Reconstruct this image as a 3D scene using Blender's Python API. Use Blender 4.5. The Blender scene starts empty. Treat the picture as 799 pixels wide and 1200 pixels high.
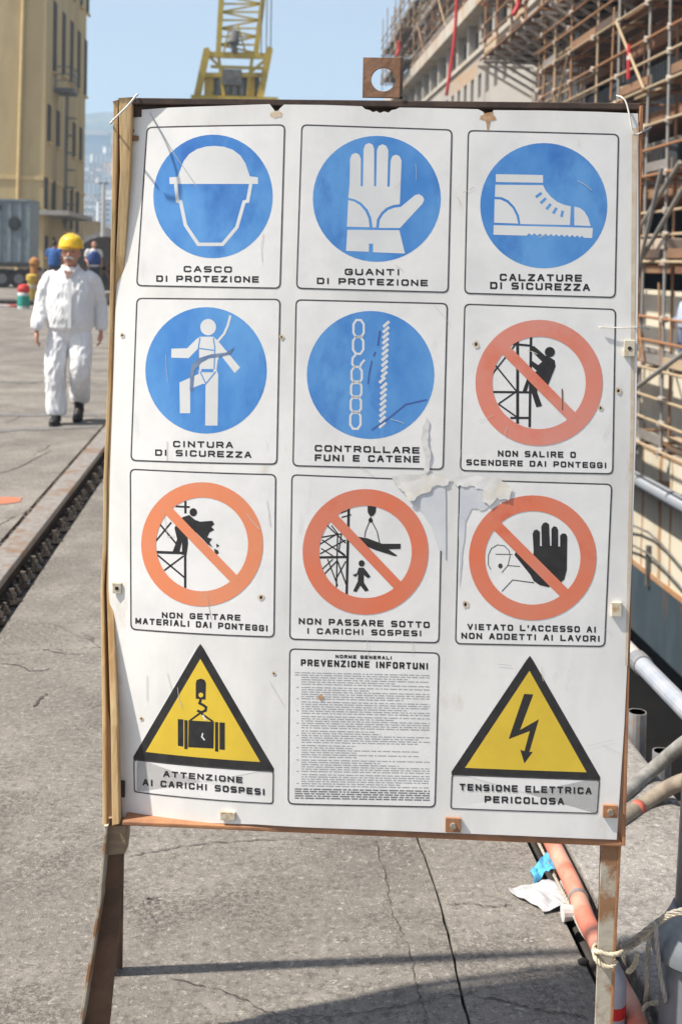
import bpy, bmesh, math, random
from mathutils import Vector, Matrix, Euler
from mathutils.geometry import tessellate_polygon
R = math.radians
random.seed(7)
scene = bpy.context.scene
col = scene.collection

# ---------------------------------------------------------------- camera
FPX, CX, CY = 1400.0, 399.5, 345.0
CAM = Vector((0, 0, 1.6))
ROT = Matrix.Rotation(R(-4.47), 3, 'Z') @ Matrix.Rotation(R(90 - 1.5), 3, 'X') @ Matrix.Rotation(R(1.12), 3, 'Z')
cam_data = bpy.data.cameras.new('camera')
cam = bpy.data.objects.new('camera', cam_data)
col.objects.link(cam)
cam.matrix_world = Matrix.Translation(CAM) @ ROT.to_4x4()
cam_data.sensor_width = cam_data.sensor_height = 36
cam_data.sensor_fit = 'AUTO'
cam_data.lens = FPX / 1200 * 36
cam_data.shift_y = -(600 - CY) / 1200
cam_data.clip_start = 0.05
cam_data.clip_end = 9000
cam_data.dof.use_dof = True
cam_data.dof.focus_distance = 2.36
cam_data.dof.aperture_fstop = 7.0
scene.camera = cam

# ---------------------------------------------------------------- light
SUN_EL, SUN_TRAVEL = 54.0, 9.5        # travel: heading of the light over the ground, degrees from +X
w = bpy.data.worlds.new('World'); scene.world = w; w.use_nodes = True
nt = w.node_tree
sky = nt.nodes.new('ShaderNodeTexSky'); sky.sky_type = 'NISHITA'; sky.sun_disc = False
sky.sun_elevation = R(SUN_EL)
sx, sy = -math.cos(R(SUN_TRAVEL)), -math.sin(R(SUN_TRAVEL))   # where the sun stands
sky.sun_rotation = math.atan2(sx, sy)
sky.air_density = 1.0; sky.dust_density = 1.6; sky.ozone_density = 1.6
bg = nt.nodes['Background']; bg.inputs[1].default_value = 0.077
hs = nt.nodes.new('ShaderNodeHueSaturation'); hs.inputs['Saturation'].default_value = 0.60     # hazy, milky air
nt.links.new(sky.outputs[0], hs.inputs['Color']); nt.links.new(hs.outputs[0], bg.inputs[0])
sd = bpy.data.lights.new('sun', 'SUN'); sd.energy = 4.0; sd.angle = R(1.2); sd.color = (1.0, 0.93, 0.82)
sun = bpy.data.objects.new('sun', sd); col.objects.link(sun)
tov = Vector((math.cos(R(SUN_EL)) * math.cos(R(SUN_TRAVEL)), math.cos(R(SUN_EL)) * math.sin(R(SUN_TRAVEL)), -math.sin(R(SUN_EL))))
sun.rotation_euler = tov.to_track_quat('-Z', 'Y').to_euler()
sun.location = (-20, 0, 40)
scene.view_settings.view_transform = 'Standard'; scene.view_settings.look = 'None'
scene.view_settings.exposure = 1.03; scene.view_settings.gamma = 1.0
scene.render.engine = 'CYCLES'
scene.cycles.use_denoising = True
scene.cycles.max_bounces = 8
scene.cycles.volume_bounces = 1

# ---------------------------------------------------------------- photo pixel -> place
def ray(u, v):
    return ROT @ Vector(((u - CX) / FPX, -(v - CY) / FPX, -1))
def on_z(u, v, z=0.0):
    d = ray(u, v); return CAM + d * ((z - CAM.z) / d.z)
def on_x(u, v, x):
    d = ray(u, v); return CAM + d * (x / d.x)
def on_y(u, v, y):
    d = ray(u, v); return CAM + d * (y / d.y)

# ---------------------------------------------------------------- materials
MATS = {}
def mat(name, c1, c2=None, scale=8.0, rough=0.7, metal=0.0, bump=0.0, bscale=None, detail=6, lo=0.4, hi=0.65,
        c3=None, scale3=2.0, lo3=0.5, hi3=0.62, stretch=(1, 1, 1), stretch3=None, spec=None, coord='Object', coat=0):
    if name in MATS: return MATS[name]
    m = bpy.data.materials.new(name); m.use_nodes = True
    n = m.node_tree; b = n.nodes['Principled BSDF']
    b.inputs['Roughness'].default_value = rough; b.inputs['Metallic'].default_value = metal
    if spec is not None: b.inputs['Specular IOR Level'].default_value = spec
    if coat: b.inputs['Coat Weight'].default_value = coat
    tc = n.nodes.new('ShaderNodeTexCoord')
    def noise(sc, st, det=detail):
        mp = n.nodes.new('ShaderNodeMapping'); mp.inputs['Scale'].default_value = st
        n.links.new(tc.outputs[coord], mp.inputs[0])
        t = n.nodes.new('ShaderNodeTexNoise'); t.inputs['Scale'].default_value = sc; t.inputs['Detail'].default_value = det
        t.inputs['Roughness'].default_value = 0.62
        n.links.new(mp.outputs[0], t.inputs[0]); return t
    def mix(fac, a, bb):
        mx = n.nodes.new('ShaderNodeMix'); mx.data_type = 'RGBA'
        n.links.new(fac, mx.inputs[0])
        if isinstance(a, tuple): mx.inputs[6].default_value = (*a, 1)
        else: n.links.new(a, mx.inputs[6])
        if isinstance(bb, tuple): mx.inputs[7].default_value = (*bb, 1)
        else: n.links.new(bb, mx.inputs[7])
        return mx.outputs[2]
    def rng(t, l, h):
        r = n.nodes.new('ShaderNodeMapRange'); r.inputs[1].default_value = l; r.inputs[2].default_value = h
        n.links.new(t.outputs[0], r.inputs[0]); return r.outputs[0]
    out = None
    if c2 is None: c2 = tuple(x * 0.82 for x in c1)
    t = noise(scale, stretch)
    out = mix(rng(t, lo, hi), c1, c2)
    if c3 is not None:
        t3 = noise(scale3, stretch3 or stretch)
        out = mix(rng(t3, lo3, hi3), out, c3)
    n.links.new(out, b.inputs['Base Color'])
    if bump:
        tb = noise(bscale or scale * 3, stretch, 8)
        bp = n.nodes.new('ShaderNodeBump'); bp.inputs['Strength'].default_value = 1; bp.inputs['Distance'].default_value = bump
        n.links.new(tb.outputs[0], bp.inputs['Height']); n.links.new(bp.outputs[0], b.inputs['Normal'])
    MATS[name] = m
    return m

# ---------------------------------------------------------------- mesh helpers
def tag(o, label=None, cat=None, group=None, kind=None):
    if label: o['label'] = label
    if cat: o['category'] = cat
    if group: o['group'] = group
    if kind: o['kind'] = kind
    return o
def thing(name, loc, label, cat, group=None, rz=0.0):
    o = bpy.data.objects.new(name, None); o.empty_display_size = 0.2
    col.objects.link(o); o.location = loc; o.rotation_euler = (0, 0, rz)
    return tag(o, label, cat, group)
def link_mesh(name, me, m=None, parent=None, smooth=False):
    if m is not None:
        me.materials.clear(); me.materials.append(m)
    if smooth: me.polygons.foreach_set('use_smooth', [True] * len(me.polygons))
    o = bpy.data.objects.new(name, me); col.objects.link(o)
    if parent is not None: o.parent = parent
    return o
def share(src, parent=None, loc=None, rot=None, scale=None):
    o = src.copy(); col.objects.link(o)
    if parent is not None: o.parent = parent
    if loc is not None: o.location = loc
    if rot is not None: o.rotation_euler = rot
    if scale is not None: o.scale = scale
    return o

def twist(pts, r, n=5):
    """three strands laid round each other along pts"""
    P = [Vector(p) for p in pts]; Q = []; step = r * 1.1
    for a, b in zip(P, P[1:]):
        k = max(1, int((b - a).length / step)); Q += [a.lerp(b, i / k) for i in range(k)]
    Q.append(P[-1]); mb = MB(); d0 = 0; fr = []; ref = Vector((0, 0, 1)) if abs((Q[1] - Q[0]).normalized().z) < .9 else Vector((1, 0, 0))
    for i, p in enumerate(Q):
        d = (Q[min(i + 1, len(Q) - 1)] - Q[max(i - 1, 0)]).normalized(); a = (ref - d * ref.dot(d)).normalized(); ref = a; fr.append((p, a, d.cross(a)))
    for s in range(3):
        mb.tube([p + (a * math.cos(i * .75 + s * 2.094) + b * math.sin(i * .75 + s * 2.094)) * r * .48 for i, (p, a, b) in enumerate(fr)], r * .56, n)
    return mb
class MB:
    def __init__(s): s.v = []; s.f = []
    def add(s, vs, fs):
        k = len(s.v); s.v += [tuple(x) for x in vs]; s.f += [tuple(i + k for i in f) for f in fs]; return s
    def box(s, x0, x1, y0, y1, z0, z1, M=None):
        vs = [Vector(p) for p in ((x0, y0, z0), (x1, y0, z0), (x1, y1, z0), (x0, y1, z0), (x0, y0, z1), (x1, y0, z1), (x1, y1, z1), (x0, y1, z1))]
        if M is not None: vs = [M @ p for p in vs]
        return s.add(vs, [(0, 3, 2, 1), (4, 5, 6, 7), (0, 1, 5, 4), (1, 2, 6, 5), (2, 3, 7, 6), (3, 0, 4, 7)])
    def beam(s, a, b, w_, h_, up=Vector((0, 0, 1))):
        a = Vector(a); b = Vector(b); d = (b - a).normalized()
        sd_ = d.cross(up)
        if sd_.length < 1e-4: sd_ = d.cross(Vector((1, 0, 0)))
        sd_.normalize(); u_ = sd_.cross(d).normalized()
        vs = []
        for p in (a, b):
            for i, j in ((-1, -1), (1, -1), (1, 1), (-1, 1)): vs.append(p + sd_ * (i * w_ / 2) + u_ * (j * h_ / 2))
        return s.add(vs, [(0, 1, 2, 3), (7, 6, 5, 4), (0, 4, 5, 1), (1, 5, 6, 2), (2, 6, 7, 3), (3, 7, 4, 0)])
    def tube(s, pts, r, n=8, cap=True, ry=None):
        pts = [Vector(p) for p in pts]; m_ = len(pts); rr = r if isinstance(r, (list, tuple)) else [r] * m_
        ref = None; k = len(s.v)
        for i, p in enumerate(pts):
            d = (pts[min(i + 1, m_ - 1)] - pts[max(i - 1, 0)]).normalized()
            if ref is None:
                ref = Vector((1, 0, 0)) if abs(d.x) < 0.8 else Vector((0, 1, 0))
            a = (ref - d * ref.dot(d)).normalized(); b = d.cross(a); ref = a
            for j in range(n):
                t = 2 * math.pi * j / n
                s.v.append(tuple(p + a * (math.cos(t) * rr[i]) + b * (math.sin(t) * (ry[i] if ry else rr[i]))))
        for i in range(m_ - 1):
            for j in range(n):
                q = (j + 1) % n
                s.f.append((k + i * n + j, k + i * n + q, k + (i + 1) * n + q, k + (i + 1) * n + j))
        if cap:
            s.f.append(tuple(k + j for j in reversed(range(n)))); s.f.append(tuple(k + (m_ - 1) * n + j for j in range(n)))
        return s
    def rings(s, rings, n=16):
        """closed loft of horizontal elliptic rings (cx, cy, z, rx, ry)"""
        k = len(s.v)
        for cx, cy, z, rx, ry in rings:
            for j in range(n):
                t = 2 * math.pi * j / n
                s.v.append((cx + rx * math.cos(t), cy + ry * math.sin(t), z))
        for i in range(len(rings) - 1):
            for j in range(n):
                q = (j + 1) % n
                s.f.append((k + i * n + j, k + i * n + q, k + (i + 1) * n + q, k + (i + 1) * n + j))
        s.f.append(tuple(k + j for j in reversed(range(n)))); s.f.append(tuple(k + (len(rings) - 1) * n + j for j in range(n)))
        return s
    def ell(s, c, r, n=12, m_=8):
        cx, cy, cz = c; rx, ry, rz = r
        return s.rings([(cx, cy, cz - rz * math.cos(math.pi * i / m_), max(rx * math.sin(math.pi * i / m_), rx * .02), max(ry * math.sin(math.pi * i / m_), ry * .02)) for i in range(m_ + 1)], n)
    def prism(s, poly, axis, a, b):
        """polygon given in the two axes that are not `axis`, extruded a..b along axis"""
        def P(p, t): return {'x': (t, p[0], p[1]), 'y': (p[0], t, p[1]), 'z': (p[0], p[1], t)}[axis]
        n = len(poly); k = len(s.v)
        s.v += [P(p, a) for p in poly] + [P(p, b) for p in poly]
        for i in range(n):
            j = (i + 1) % n; s.f.append((k + i, k + j, k + n + j, k + n + i))
        tri = tessellate_polygon([[Vector((p[0], p[1], 0)) for p in poly]])
        for t in tri:
            s.f.append(tuple(k + i for i in t)); s.f.append(tuple(k + n + i for i in reversed(t)))
        return s
    def build(s, name, m, parent=None, smooth=False, bevel=0, recalc=True):
        me = bpy.data.meshes.new(name); me.from_pydata(s.v, [], s.f)
        if recalc or bevel:
            bm = bmesh.new(); bm.from_mesh(me)
            if bevel: bmesh.ops.bevel(bm, geom=bm.edges[:], offset=bevel, segments=2, affect='EDGES', profile=.6)
            bmesh.ops.recalc_face_normals(bm, faces=bm.faces[:]); bm.to_mesh(me); bm.free()
        me.update()
        return link_mesh(name, me, m, parent, smooth)
def shade_auto(o, ang=40):
    o.data.polygons.foreach_set('use_smooth', [True] * len(o.data.polygons))
    o.data.set_sharp_from_angle(angle=R(ang))
    return o
def curve_pts(pts, n=8):
    """Catmull-Rom through pts"""
    P = [Vector(p) for p in pts]; P = [P[0] * 2 - P[1]] + P + [P[-1] * 2 - P[-2]]; out = []
    for i in range(1, len(P) - 2):
        for k in range(n):
            t = k / n; a, b, c, d = P[i - 1], P[i], P[i + 1], P[i + 2]
            out.append(0.5 * ((2 * b) + (c - a) * t + (2 * a - 5 * b + 4 * c - d) * t * t + (3 * b - a - 3 * c + d) * t ** 3))
    out.append(P[-2]); return out

# ---------------------------------------------------------------- ground
QE = 1.30                                    # quay edge
DOCK_Y1, DOCK_X1, DOCK_Z = 118.0, 46.0, -9.6
def ground_mat(name, base, dark, light, crack=True, speck=.05):
    m = bpy.data.materials.new(name); m.use_nodes = True; n = m.node_tree; b = n.nodes['Principled BSDF']
    b.inputs['Roughness'].default_value = 0.93
    b.inputs['Specular IOR Level'].default_value = 0.2
    tc = n.nodes.new('ShaderNodeTexCoord')
    def noise(sc, det=6, rough=.6, st=(1, 1, 1)):
        mp = n.nodes.new('ShaderNodeMapping'); mp.inputs['Scale'].default_value = st
        n.links.new(tc.outputs['Object'], mp.inputs[0])
        t = n.nodes.new('ShaderNodeTexNoise'); t.inputs['Scale'].default_value = sc; t.inputs['Detail'].default_value = det; t.inputs['Roughness'].default_value = rough
        n.links.new(mp.outputs[0], t.inputs[0]); return t.outputs[0]
    def rng(s, l, h, a=0., c=1.):
        r = n.nodes.new('ShaderNodeMapRange'); r.inputs[1].default_value = l; r.inputs[2].default_value = h; r.inputs[3].default_value = a; r.inputs[4].default_value = c
        n.links.new(s, r.inputs[0]); return r.outputs[0]
    def mix(f, a, c, mode='MIX'):
        mx = n.nodes.new('ShaderNodeMix'); mx.data_type = 'RGBA'; mx.blend_type = mode
        if isinstance(f, float): mx.inputs[0].default_value = f
        else: n.links.new(f, mx.inputs[0])
        for k, x in ((6, a), (7, c)):
            if isinstance(x, tuple): mx.inputs[k].default_value = (*x, 1)
            else: n.links.new(x, mx.inputs[k])
        return mx.outputs[2]
    c = mix(rng(noise(.9, 5), .38, .64), base, dark)
    c = mix(rng(noise(3.1, 8, .7), .5, .72, 0, .6), c, light)
    c = mix(rng(noise(14, 6, .7), .52, .75, 0, .5), c, dark)
    c = mix(rng(noise(.35, 4, .6, (1, .35, 1)), .54, .66, 0, .55), c, tuple(x * .72 for x in dark))
    # aggregate: fine light and dark grains
    c = mix(rng(noise(38, 6, .85), .50, .60, 0, .85), c, tuple(x * .64 for x in dark))
    c = mix(rng(noise(52, 6, .85), .54, .64, 0, .8), c, tuple(min(1, x * 1.4) for x in light))
    rg = rng(noise(1.6, 5, .7), .46, .58)                   # rougher, greyer patches
    gr = n.nodes.new('ShaderNodeMath'); gr.operation = 'MULTIPLY'; n.links.new(rg, gr.inputs[0]); n.links.new(rng(noise(70, 4, .9), .46, .56), gr.inputs[1])
    c = mix(gr.outputs[0], c, tuple(x * .62 for x in dark))
    c = mix(rng(noise(95, 3, .8), .62, .72, 0, .6), c, tuple(min(1, x * 1.6) for x in light))
    c = mix(rng(noise(130, 3, .8), .58, .68, 0, .8), c, tuple(x * .46 for x in dark))
    grain = noise(150, 5, .8)
    hgt = grain
    if crack:
        nz = n.nodes.new('ShaderNodeTexNoise'); nz.inputs['Scale'].default_value = 2.3; nz.inputs['Detail'].default_value = 8
        n.links.new(tc.outputs['Object'], nz.inputs[0])
        ad = n.nodes.new('ShaderNodeMix'); ad.data_type = 'VECTOR'; ad.inputs[0].default_value = .22
        n.links.new(tc.outputs['Object'], ad.inputs[4]); n.links.new(nz.outputs[1], ad.inputs[5])
        vo = n.nodes.new('ShaderNodeTexVoronoi'); vo.feature = 'DISTANCE_TO_EDGE'; vo.inputs['Scale'].default_value = .85
        n.links.new(ad.outputs[1], vo.inputs[0])
        br = rng(noise(.8, 3), .50, .60)                      # cracks only in places
        cr = n.nodes.new('ShaderNodeMath'); cr.operation = 'MULTIPLY'
        n.links.new(rng(vo.outputs[0], .0015, .0035, 1, 0), cr.inputs[0]); n.links.new(br, cr.inputs[1])
        c = mix(cr.outputs[0], c, tuple(x * .35 for x in dark))
        sb = n.nodes.new('ShaderNodeMath'); sb.operation = 'SUBTRACT'
        n.links.new(grain, sb.inputs[0]); n.links.new(cr.outputs[0], sb.inputs[1]); hgt = sb.outputs[0]
    n.links.new(c, b.inputs['Base Color'])
    bp = n.nodes.new('ShaderNodeBump'); bp.inputs['Distance'].default_value = .006; bp.inputs['Strength'].default_value = .9
    n.links.new(hgt, bp.inputs['Height']); n.links.new(bp.outputs[0], b.inputs['Normal'])
    MATS[name] = m; return m
M_conc = ground_mat('worn concrete', (.275, .250, .223), (.190, .173, .156), (.37, .34, .30))
M_cope = ground_mat('quay edge concrete', (.36, .335, .31), (.29, .27, .25), (.43, .40, .375), crack=False)
M_dark = mat('dark dirt', (.03, .027, .025), (.055, .05, .045), 9, .95)
T0, T1, SL = -1.36, -1.02, .80              # rail trench, slot
gm = MB(); em = MB()
def sheet(mb, x0, x1, y0, y1, z): mb.add([(x0, y0, z), (x1, y0, z), (x1, y1, z), (x0, y1, z)], [(0, 1, 2, 3)])
def pit_wall(mb, x, y0, y1, z0, z1): mb.add([(x, y0, z0), (x, y1, z0), (x, y1, z1), (x, y0, z1)], [(0, 1, 2, 3)])
Y0, Y1 = -12, 3200
sheet(gm, -3000, T0, Y0, 130, 0); pit_wall(gm, T0, Y0, 130, -.02, 0)
from mathutils import noise as mnoise
def jx(y, k): return .502 + k * (.0025 + .007 * abs(mnoise.noise(Vector((y * 9, k * 3, 0))))) + .016 * mnoise.noise(Vector((y * 2.2, 7, 0))) + .008 * mnoise.noise(Vector((y * 11, 3, 0)))
ys_ = [Y0] + [1.4 + .04 * i for i in range(130)] + [130]
for y0_, y1_ in zip(ys_, ys_[1:]):
    l0, l1, r0, r1 = jx(y0_, -1), jx(y1_, -1), jx(y0_, 1), jx(y1_, 1)
    gm.add([(T1, y0_, 0), (l0, y0_, 0), (l1, y1_, 0), (T1, y1_, 0)], [(0, 1, 2, 3)]); em.add([(r0, y0_, 0), (SL, y0_, 0), (SL, y1_, 0), (r1, y1_, 0)], [(0, 1, 2, 3)])
    gm.add([(l0, y0_, -.05), (l1, y1_, -.05), (l1, y1_, 0), (l0, y0_, 0)], [(0, 1, 2, 3)]); gm.add([(r0, y0_, -.05), (r1, y1_, -.05), (r1, y1_, 0), (r0, y0_, 0)], [(0, 1, 2, 3)])
pit_wall(gm, T1, Y0, 130, -.02, 0); pit_wall(gm, SL, Y0, 130, -.07, 0)
sheet(gm, DOCK_X1, 3000, Y0, 130, 0); sheet(gm, -3000, 3000, 130, Y1, 0)
tag(gm.build('ground', M_conc, recalc=False), kind='structure')
tag(em.build('side_slab', ground_mat('paler worn concrete', (.30, .272, .24), (.225, .205, .185), (.39, .355, .315)), recalc=False), kind='structure')
tm = MB(); sheet(tm, .47, .53, Y0, 130, -.05); sheet(tm, SL, .895, Y0, 130, -.07)
tag(tm.build('trench_floor', M_dark, recalc=False), kind='structure')
bm_ = MB(); sheet(bm_, T0, T1, Y0, 130, -.02)
tag(bm_.build('rail_bed', ground_mat('oily concrete', (.19, .175, .16), (.12, .108, .10), (.24, .22, .2), crack=False), recalc=False), kind='structure')
cm = MB(); cm.box(.895, QE, Y0, DOCK_Y1, -.4, .025)
tag(cm.build('quay_edge', M_cope, bevel=.008), kind='structure')
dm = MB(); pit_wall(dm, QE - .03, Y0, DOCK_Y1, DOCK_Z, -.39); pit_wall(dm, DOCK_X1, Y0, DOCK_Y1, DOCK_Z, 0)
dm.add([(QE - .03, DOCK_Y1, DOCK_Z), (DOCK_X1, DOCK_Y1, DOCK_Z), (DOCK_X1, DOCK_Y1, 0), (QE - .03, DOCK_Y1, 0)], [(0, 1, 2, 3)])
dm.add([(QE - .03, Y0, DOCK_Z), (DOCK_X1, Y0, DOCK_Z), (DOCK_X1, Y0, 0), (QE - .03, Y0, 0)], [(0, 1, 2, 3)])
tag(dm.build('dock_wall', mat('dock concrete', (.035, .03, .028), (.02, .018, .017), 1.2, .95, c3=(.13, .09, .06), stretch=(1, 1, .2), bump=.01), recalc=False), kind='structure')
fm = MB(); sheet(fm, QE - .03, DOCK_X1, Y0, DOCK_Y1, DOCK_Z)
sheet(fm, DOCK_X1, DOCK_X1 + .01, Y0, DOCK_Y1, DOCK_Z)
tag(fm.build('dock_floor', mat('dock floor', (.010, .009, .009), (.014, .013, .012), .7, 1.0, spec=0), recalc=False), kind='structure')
pm = MB(); sheet(pm, QE - .03, DOCK_X1, DOCK_Y1, 130, 0)
tag(pm.build('dock_end_pavement', M_conc, recalc=False), kind='structure')

# painted orange dash and shadow strips coloured onto the quay
def ground_decal(name, pts, m, lab, z=.004):
    mb = MB(); P = [on_z(u, v, z) for u, v in pts]
    tri = tessellate_polygon([[Vector((p.x, p.y, 0)) for p in P]])
    mb.add(P, tri); o = mb.build(name, m); tag(o, kind='structure'); o['label'] = lab; return o
ground_decal('paint_mark', [(-14, 584), (6, 582), (26, 583), (24, 588), (9, 590), (-14, 592)], mat('orange road paint', (.55, .13, .05), (.3, .19, .14), 60, .8), 'worn orange paint dash on the concrete')
M_shadow = mat('painted shadow', (.13, .125, .125), (.19, .18, .17), 22, .9)
def shadow_band(v0, v1, th):  # dark strips put thin cast shadows into the ground colour
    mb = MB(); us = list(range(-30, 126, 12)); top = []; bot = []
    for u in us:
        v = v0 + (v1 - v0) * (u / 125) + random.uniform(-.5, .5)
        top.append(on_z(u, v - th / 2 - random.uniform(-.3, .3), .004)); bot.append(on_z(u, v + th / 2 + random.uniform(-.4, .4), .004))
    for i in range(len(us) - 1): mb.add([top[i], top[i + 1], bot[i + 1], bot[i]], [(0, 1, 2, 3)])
    o = mb.build('shadow_strip', M_shadow); tag(o, kind='structure'); return o
shadow_band(486, 486.5, 3.2); shadow_band(504.5, 499, 2.6); shadow_band(447, 448, 1.4)

M_crack = mat('crack dirt', (.055, .048, .042), (.09, .08, .07), 60, .95)
def crack(pts, w0=.0028):
    P = [Vector(p) for p in curve_pts([on_z(u, v, .003) for u, v in pts], 10)]; mb = MB(); rr = random.Random(len(pts) * 7 + int(pts[0][0])); A = []; B = []
    for i, p in enumerate(P):
        d = (P[min(i + 1, len(P) - 1)] - P[max(i - 1, 0)]); d.z = 0; d.normalize(); n_ = Vector((-d.y, d.x, 0))
        c_ = p + n_ * rr.uniform(-.006, .006); w_ = w0 * rr.uniform(.15, 1.3) * (0.3 if i in (0, len(P) - 1) else 1)
        A.append(c_ + n_ * w_); B.append(c_ - n_ * w_)
    for i in range(len(P) - 1): mb.add([A[i], A[i + 1], B[i + 1], B[i]], [(0, 1, 2, 3)])
    return tag(mb.build('crack', M_crack), kind='structure')
crack([(440, 984), (450, 1020), (463, 1078), (478, 1111), (493, 1172), (500, 1200)], .0012)
crack([(200, 1145), (271, 1164), (324, 1187), (388, 1190), (463, 1179), (520, 1168), (560, 1162)], .0015)
crack([(556, 1166), (600, 1176), (650, 1186), (690, 1192)], .0025)
crack([(148, 1003), (180, 998), (230, 989), (300, 984), (380, 982)], .0018)
crack([(522, 1060), (545, 1058), (575, 1062), (600, 1059)], .002)
crack([(0, 777), (22, 779), (38, 786), (60, 783)], .0035); crack([(40, 828), (48, 818), (56, 812)], .006)
crack([(50, 760), (80, 766), (105, 765)], .003); crack([(-20, 560), (20, 548), (48, 534), (60, 528)], .006)
crack([(0, 446), (30, 450), (60, 447), (120, 452)], .010); crack([(10, 402), (40, 398), (70, 399)], .012); crack([(-10, 620), (20, 604), (40, 596)], .004)
M_spl = mat('lime splash', (.33, .31, .285), (.25, .23, .21), 80, .9)
def splash(u, v, n, su, sv, r=.004, m=M_spl, name='splash'):
    mb = MB(); rr = random.Random(int(u))
    for q in range(n):
        c_ = on_z(u + rr.uniform(-su, su), v + rr.uniform(-sv, sv), .0006 + .0002 * (q % 5)); k = rr.uniform(.3, 1.2) * r; m_ = 7
        mb.add([c_] + [c_ + Vector((math.cos(t) * k * rr.uniform(.4, 1.9), math.sin(t) * k * rr.uniform(.6, 1.2), 0)) for t in [2 * math.pi * j / m_ for j in range(m_)]], [(0, j + 1, (j + 1) % m_ + 1) for j in range(m_)])
    return tag(mb.build(name, m), kind='structure')
splash(208, 1042, 26, 22, 14); splash(240, 1052, 14, 34, 3, .003); splash(395, 1103, 5, 5, 2, .005); splash(455, 1104, 8, 9, 5); splash(465, 990, 8, 14, 4); splash(375, 998, 8, 16, 6); splash(400, 1152, 10, 18, 5)
splash(175, 1055, 18, 10, 4, .005, mat('oil spot', (.08, .075, .07), (.12, .11, .1), 70, .8), 'oil_spot')
splash(610, 1068, 6, 12, 3, .005); splash(620, 1100, 5, 8, 3, .005); splash(606, 1182, 8, 14, 5, .005); splash(350, 1060, 30, 120, 60, .0022); splash(600, 1110, 14, 40, 40, .0022)
splash(90, 700, 10, 30, 60, .004, mat('oil spot', (.08, .075, .07), None, 70), 'oil_spot')

# ---------------------------------------------------------------- crane rail in its trench
M_steelworn = mat('worn rail steel', (.36, .33, .30), (.25, .21, .18), 30, .5, .35, c3=(.28, .17, .10), scale3=5, bump=.001)
M_rustdark = mat('dark rusty steel', (.075, .055, .045), (.13, .075, .045), 25, .8, .2, bump=.002)
rail = thing('crane_rail', (-1.175, 3, 0), 'flat topped steel crane rail raised along the quay with paired bolts on both sides', 'rail')
mb = MB(); mb.box(-.067, .067, -8, 120, .07, .11); mb.build('rail_head', M_steelworn, rail, bevel=.006)
MB().box(-.045, .045, -8, 120, .004, .0699).build('rail_web', M_rustdark, rail)
MB().box(-.135, .125, -8, 120, -.03, -.012).build('rail_foot', M_rustdark, rail)
def bolt_mesh():
    m_ = MB()
    m_.box(-.036, .036, -.03, .03, -.012, .008)
    m_.tube([(0, 0, .008), (0, 0, .034)], .025, 6)
    m_.tube([(0, 0, .034), (0, 0, .054)], .013, 8)
    return m_
b0 = None
M_bolt = mat('greasy bolt steel', (.26, .21, .16), (.09, .07, .055), 60, .45, .5)
for sx_, off in ((1, .105), (-1, .115)):
    for i in range(64):
        y = -.1 + (i // 2) * .30 + (i % 2) * .13
        if b0 is None: b0 = bolt_mesh().build('bolt', M_bolt, rail); o = b0
        else: o = share(b0, rail)
        o.location = (sx_ * off + random.uniform(-.006, .006), y, .006); o.rotation_euler = (random.uniform(-.1, .1), random.uniform(-.1, .1), random.uniform(0, 1)); s_ = random.uniform(.95, 1.12) if i % 2 == 0 else random.uniform(.7, .9); o.scale = (s_, s_, s_)

# ================================================================ SIGN BOARD
SD = 2.34
ex_ang = R(-4.47 - 2.5)
root_xy = on_y(437, 700, 1)  # direction only
dirv = ROT @ Vector(((437 - CX) / FPX, 0, -1)); dirv.z = 0
fwd = Vector((math.sin(R(4.47)), math.cos(R(4.47)), 0))
SO = Vector((dirv.x, dirv.y, 0)) * (SD / Vector((dirv.x, dirv.y, 0)).dot(fwd))
board = thing('warning_board', SO, 'large white safety notice board of twelve signs on a rusty steel A-frame', 'sign board', rz=ex_ang)
SM = Matrix.Translation(SO) @ Matrix.Rotation(ex_ang, 4, 'Z'); SMI = SM.inverted()
def bow(x):
    return .30 * max(0., -.08 - x) ** 2 + .06 * max(0., x - .25) ** 2
def S(u, v, off=0.0):
    """photo pixel -> board's own (x, z); off = depth of a plane behind the front, None -> the bowed sheet"""
    a = SMI @ CAM; d = SMI.to_3x3() @ ray(u, v); y = 0.0
    for _ in range(6):
        p = a + d * ((y - a.y) / d.y); y = bow(p.x) + off
    return p.x, p.z
def SP(u, v, y):
    a = SMI @ CAM; d = SMI.to_3x3() @ ray(u, v); return a + d * ((y - a.y) / d.y)

M_panel = mat('white enamelled sheet', (.86, .86, .84), (.67, .67, .66), 4.5, .42, lo=.42, hi=.72, c3=(.60, .54, .45), scale3=7, lo3=.62, hi3=.78, stretch=(1, 1, .5), bump=.0012, bscale=4.0)
M_sheet = mat('white sticker', (.86, .86, .855), (.75, .755, .755), 8, .4, lo=.42, hi=.72, bump=.0009, bscale=9, c3=(.62, .62, .61), scale3=11, lo3=.62, hi3=.8, stretch3=(1, 1, .35))
M_black = mat('black print', (.022, .022, .024), (.035, .035, .037), 40, .45)
M_line = mat('thin black border', (.05, .052, .055), (.10, .10, .10), 60, .5)
M_blue = mat('blue print', (.065, .25, .64), (.13, .36, .74), 7, .4, lo=.38, hi=.6, c3=(.035, .15, .50), scale3=6, lo3=.53, hi3=.68, stretch=(1, 1, .6), detail=8)
M_red = mat('faded red print', (.76, .20, .105), (.70, .25, .17), 7, .42, lo=.35, hi=.7, c3=(.66, .115, .06), scale3=5, lo3=.58, hi3=.72)
M_redp = mat('paler faded red print', (.76, .26, .19), (.72, .30, .24), 7, .42, c3=(.74, .17, .09), scale3=4, lo3=.55, hi3=.7)
M_oran = mat('orange faded red print', (.80, .265, .13), (.76, .30, .17), 7, .42)
M_yel = mat('yellow print', (.78, .56, .055), (.70, .49, .05), 8, .42)
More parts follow.
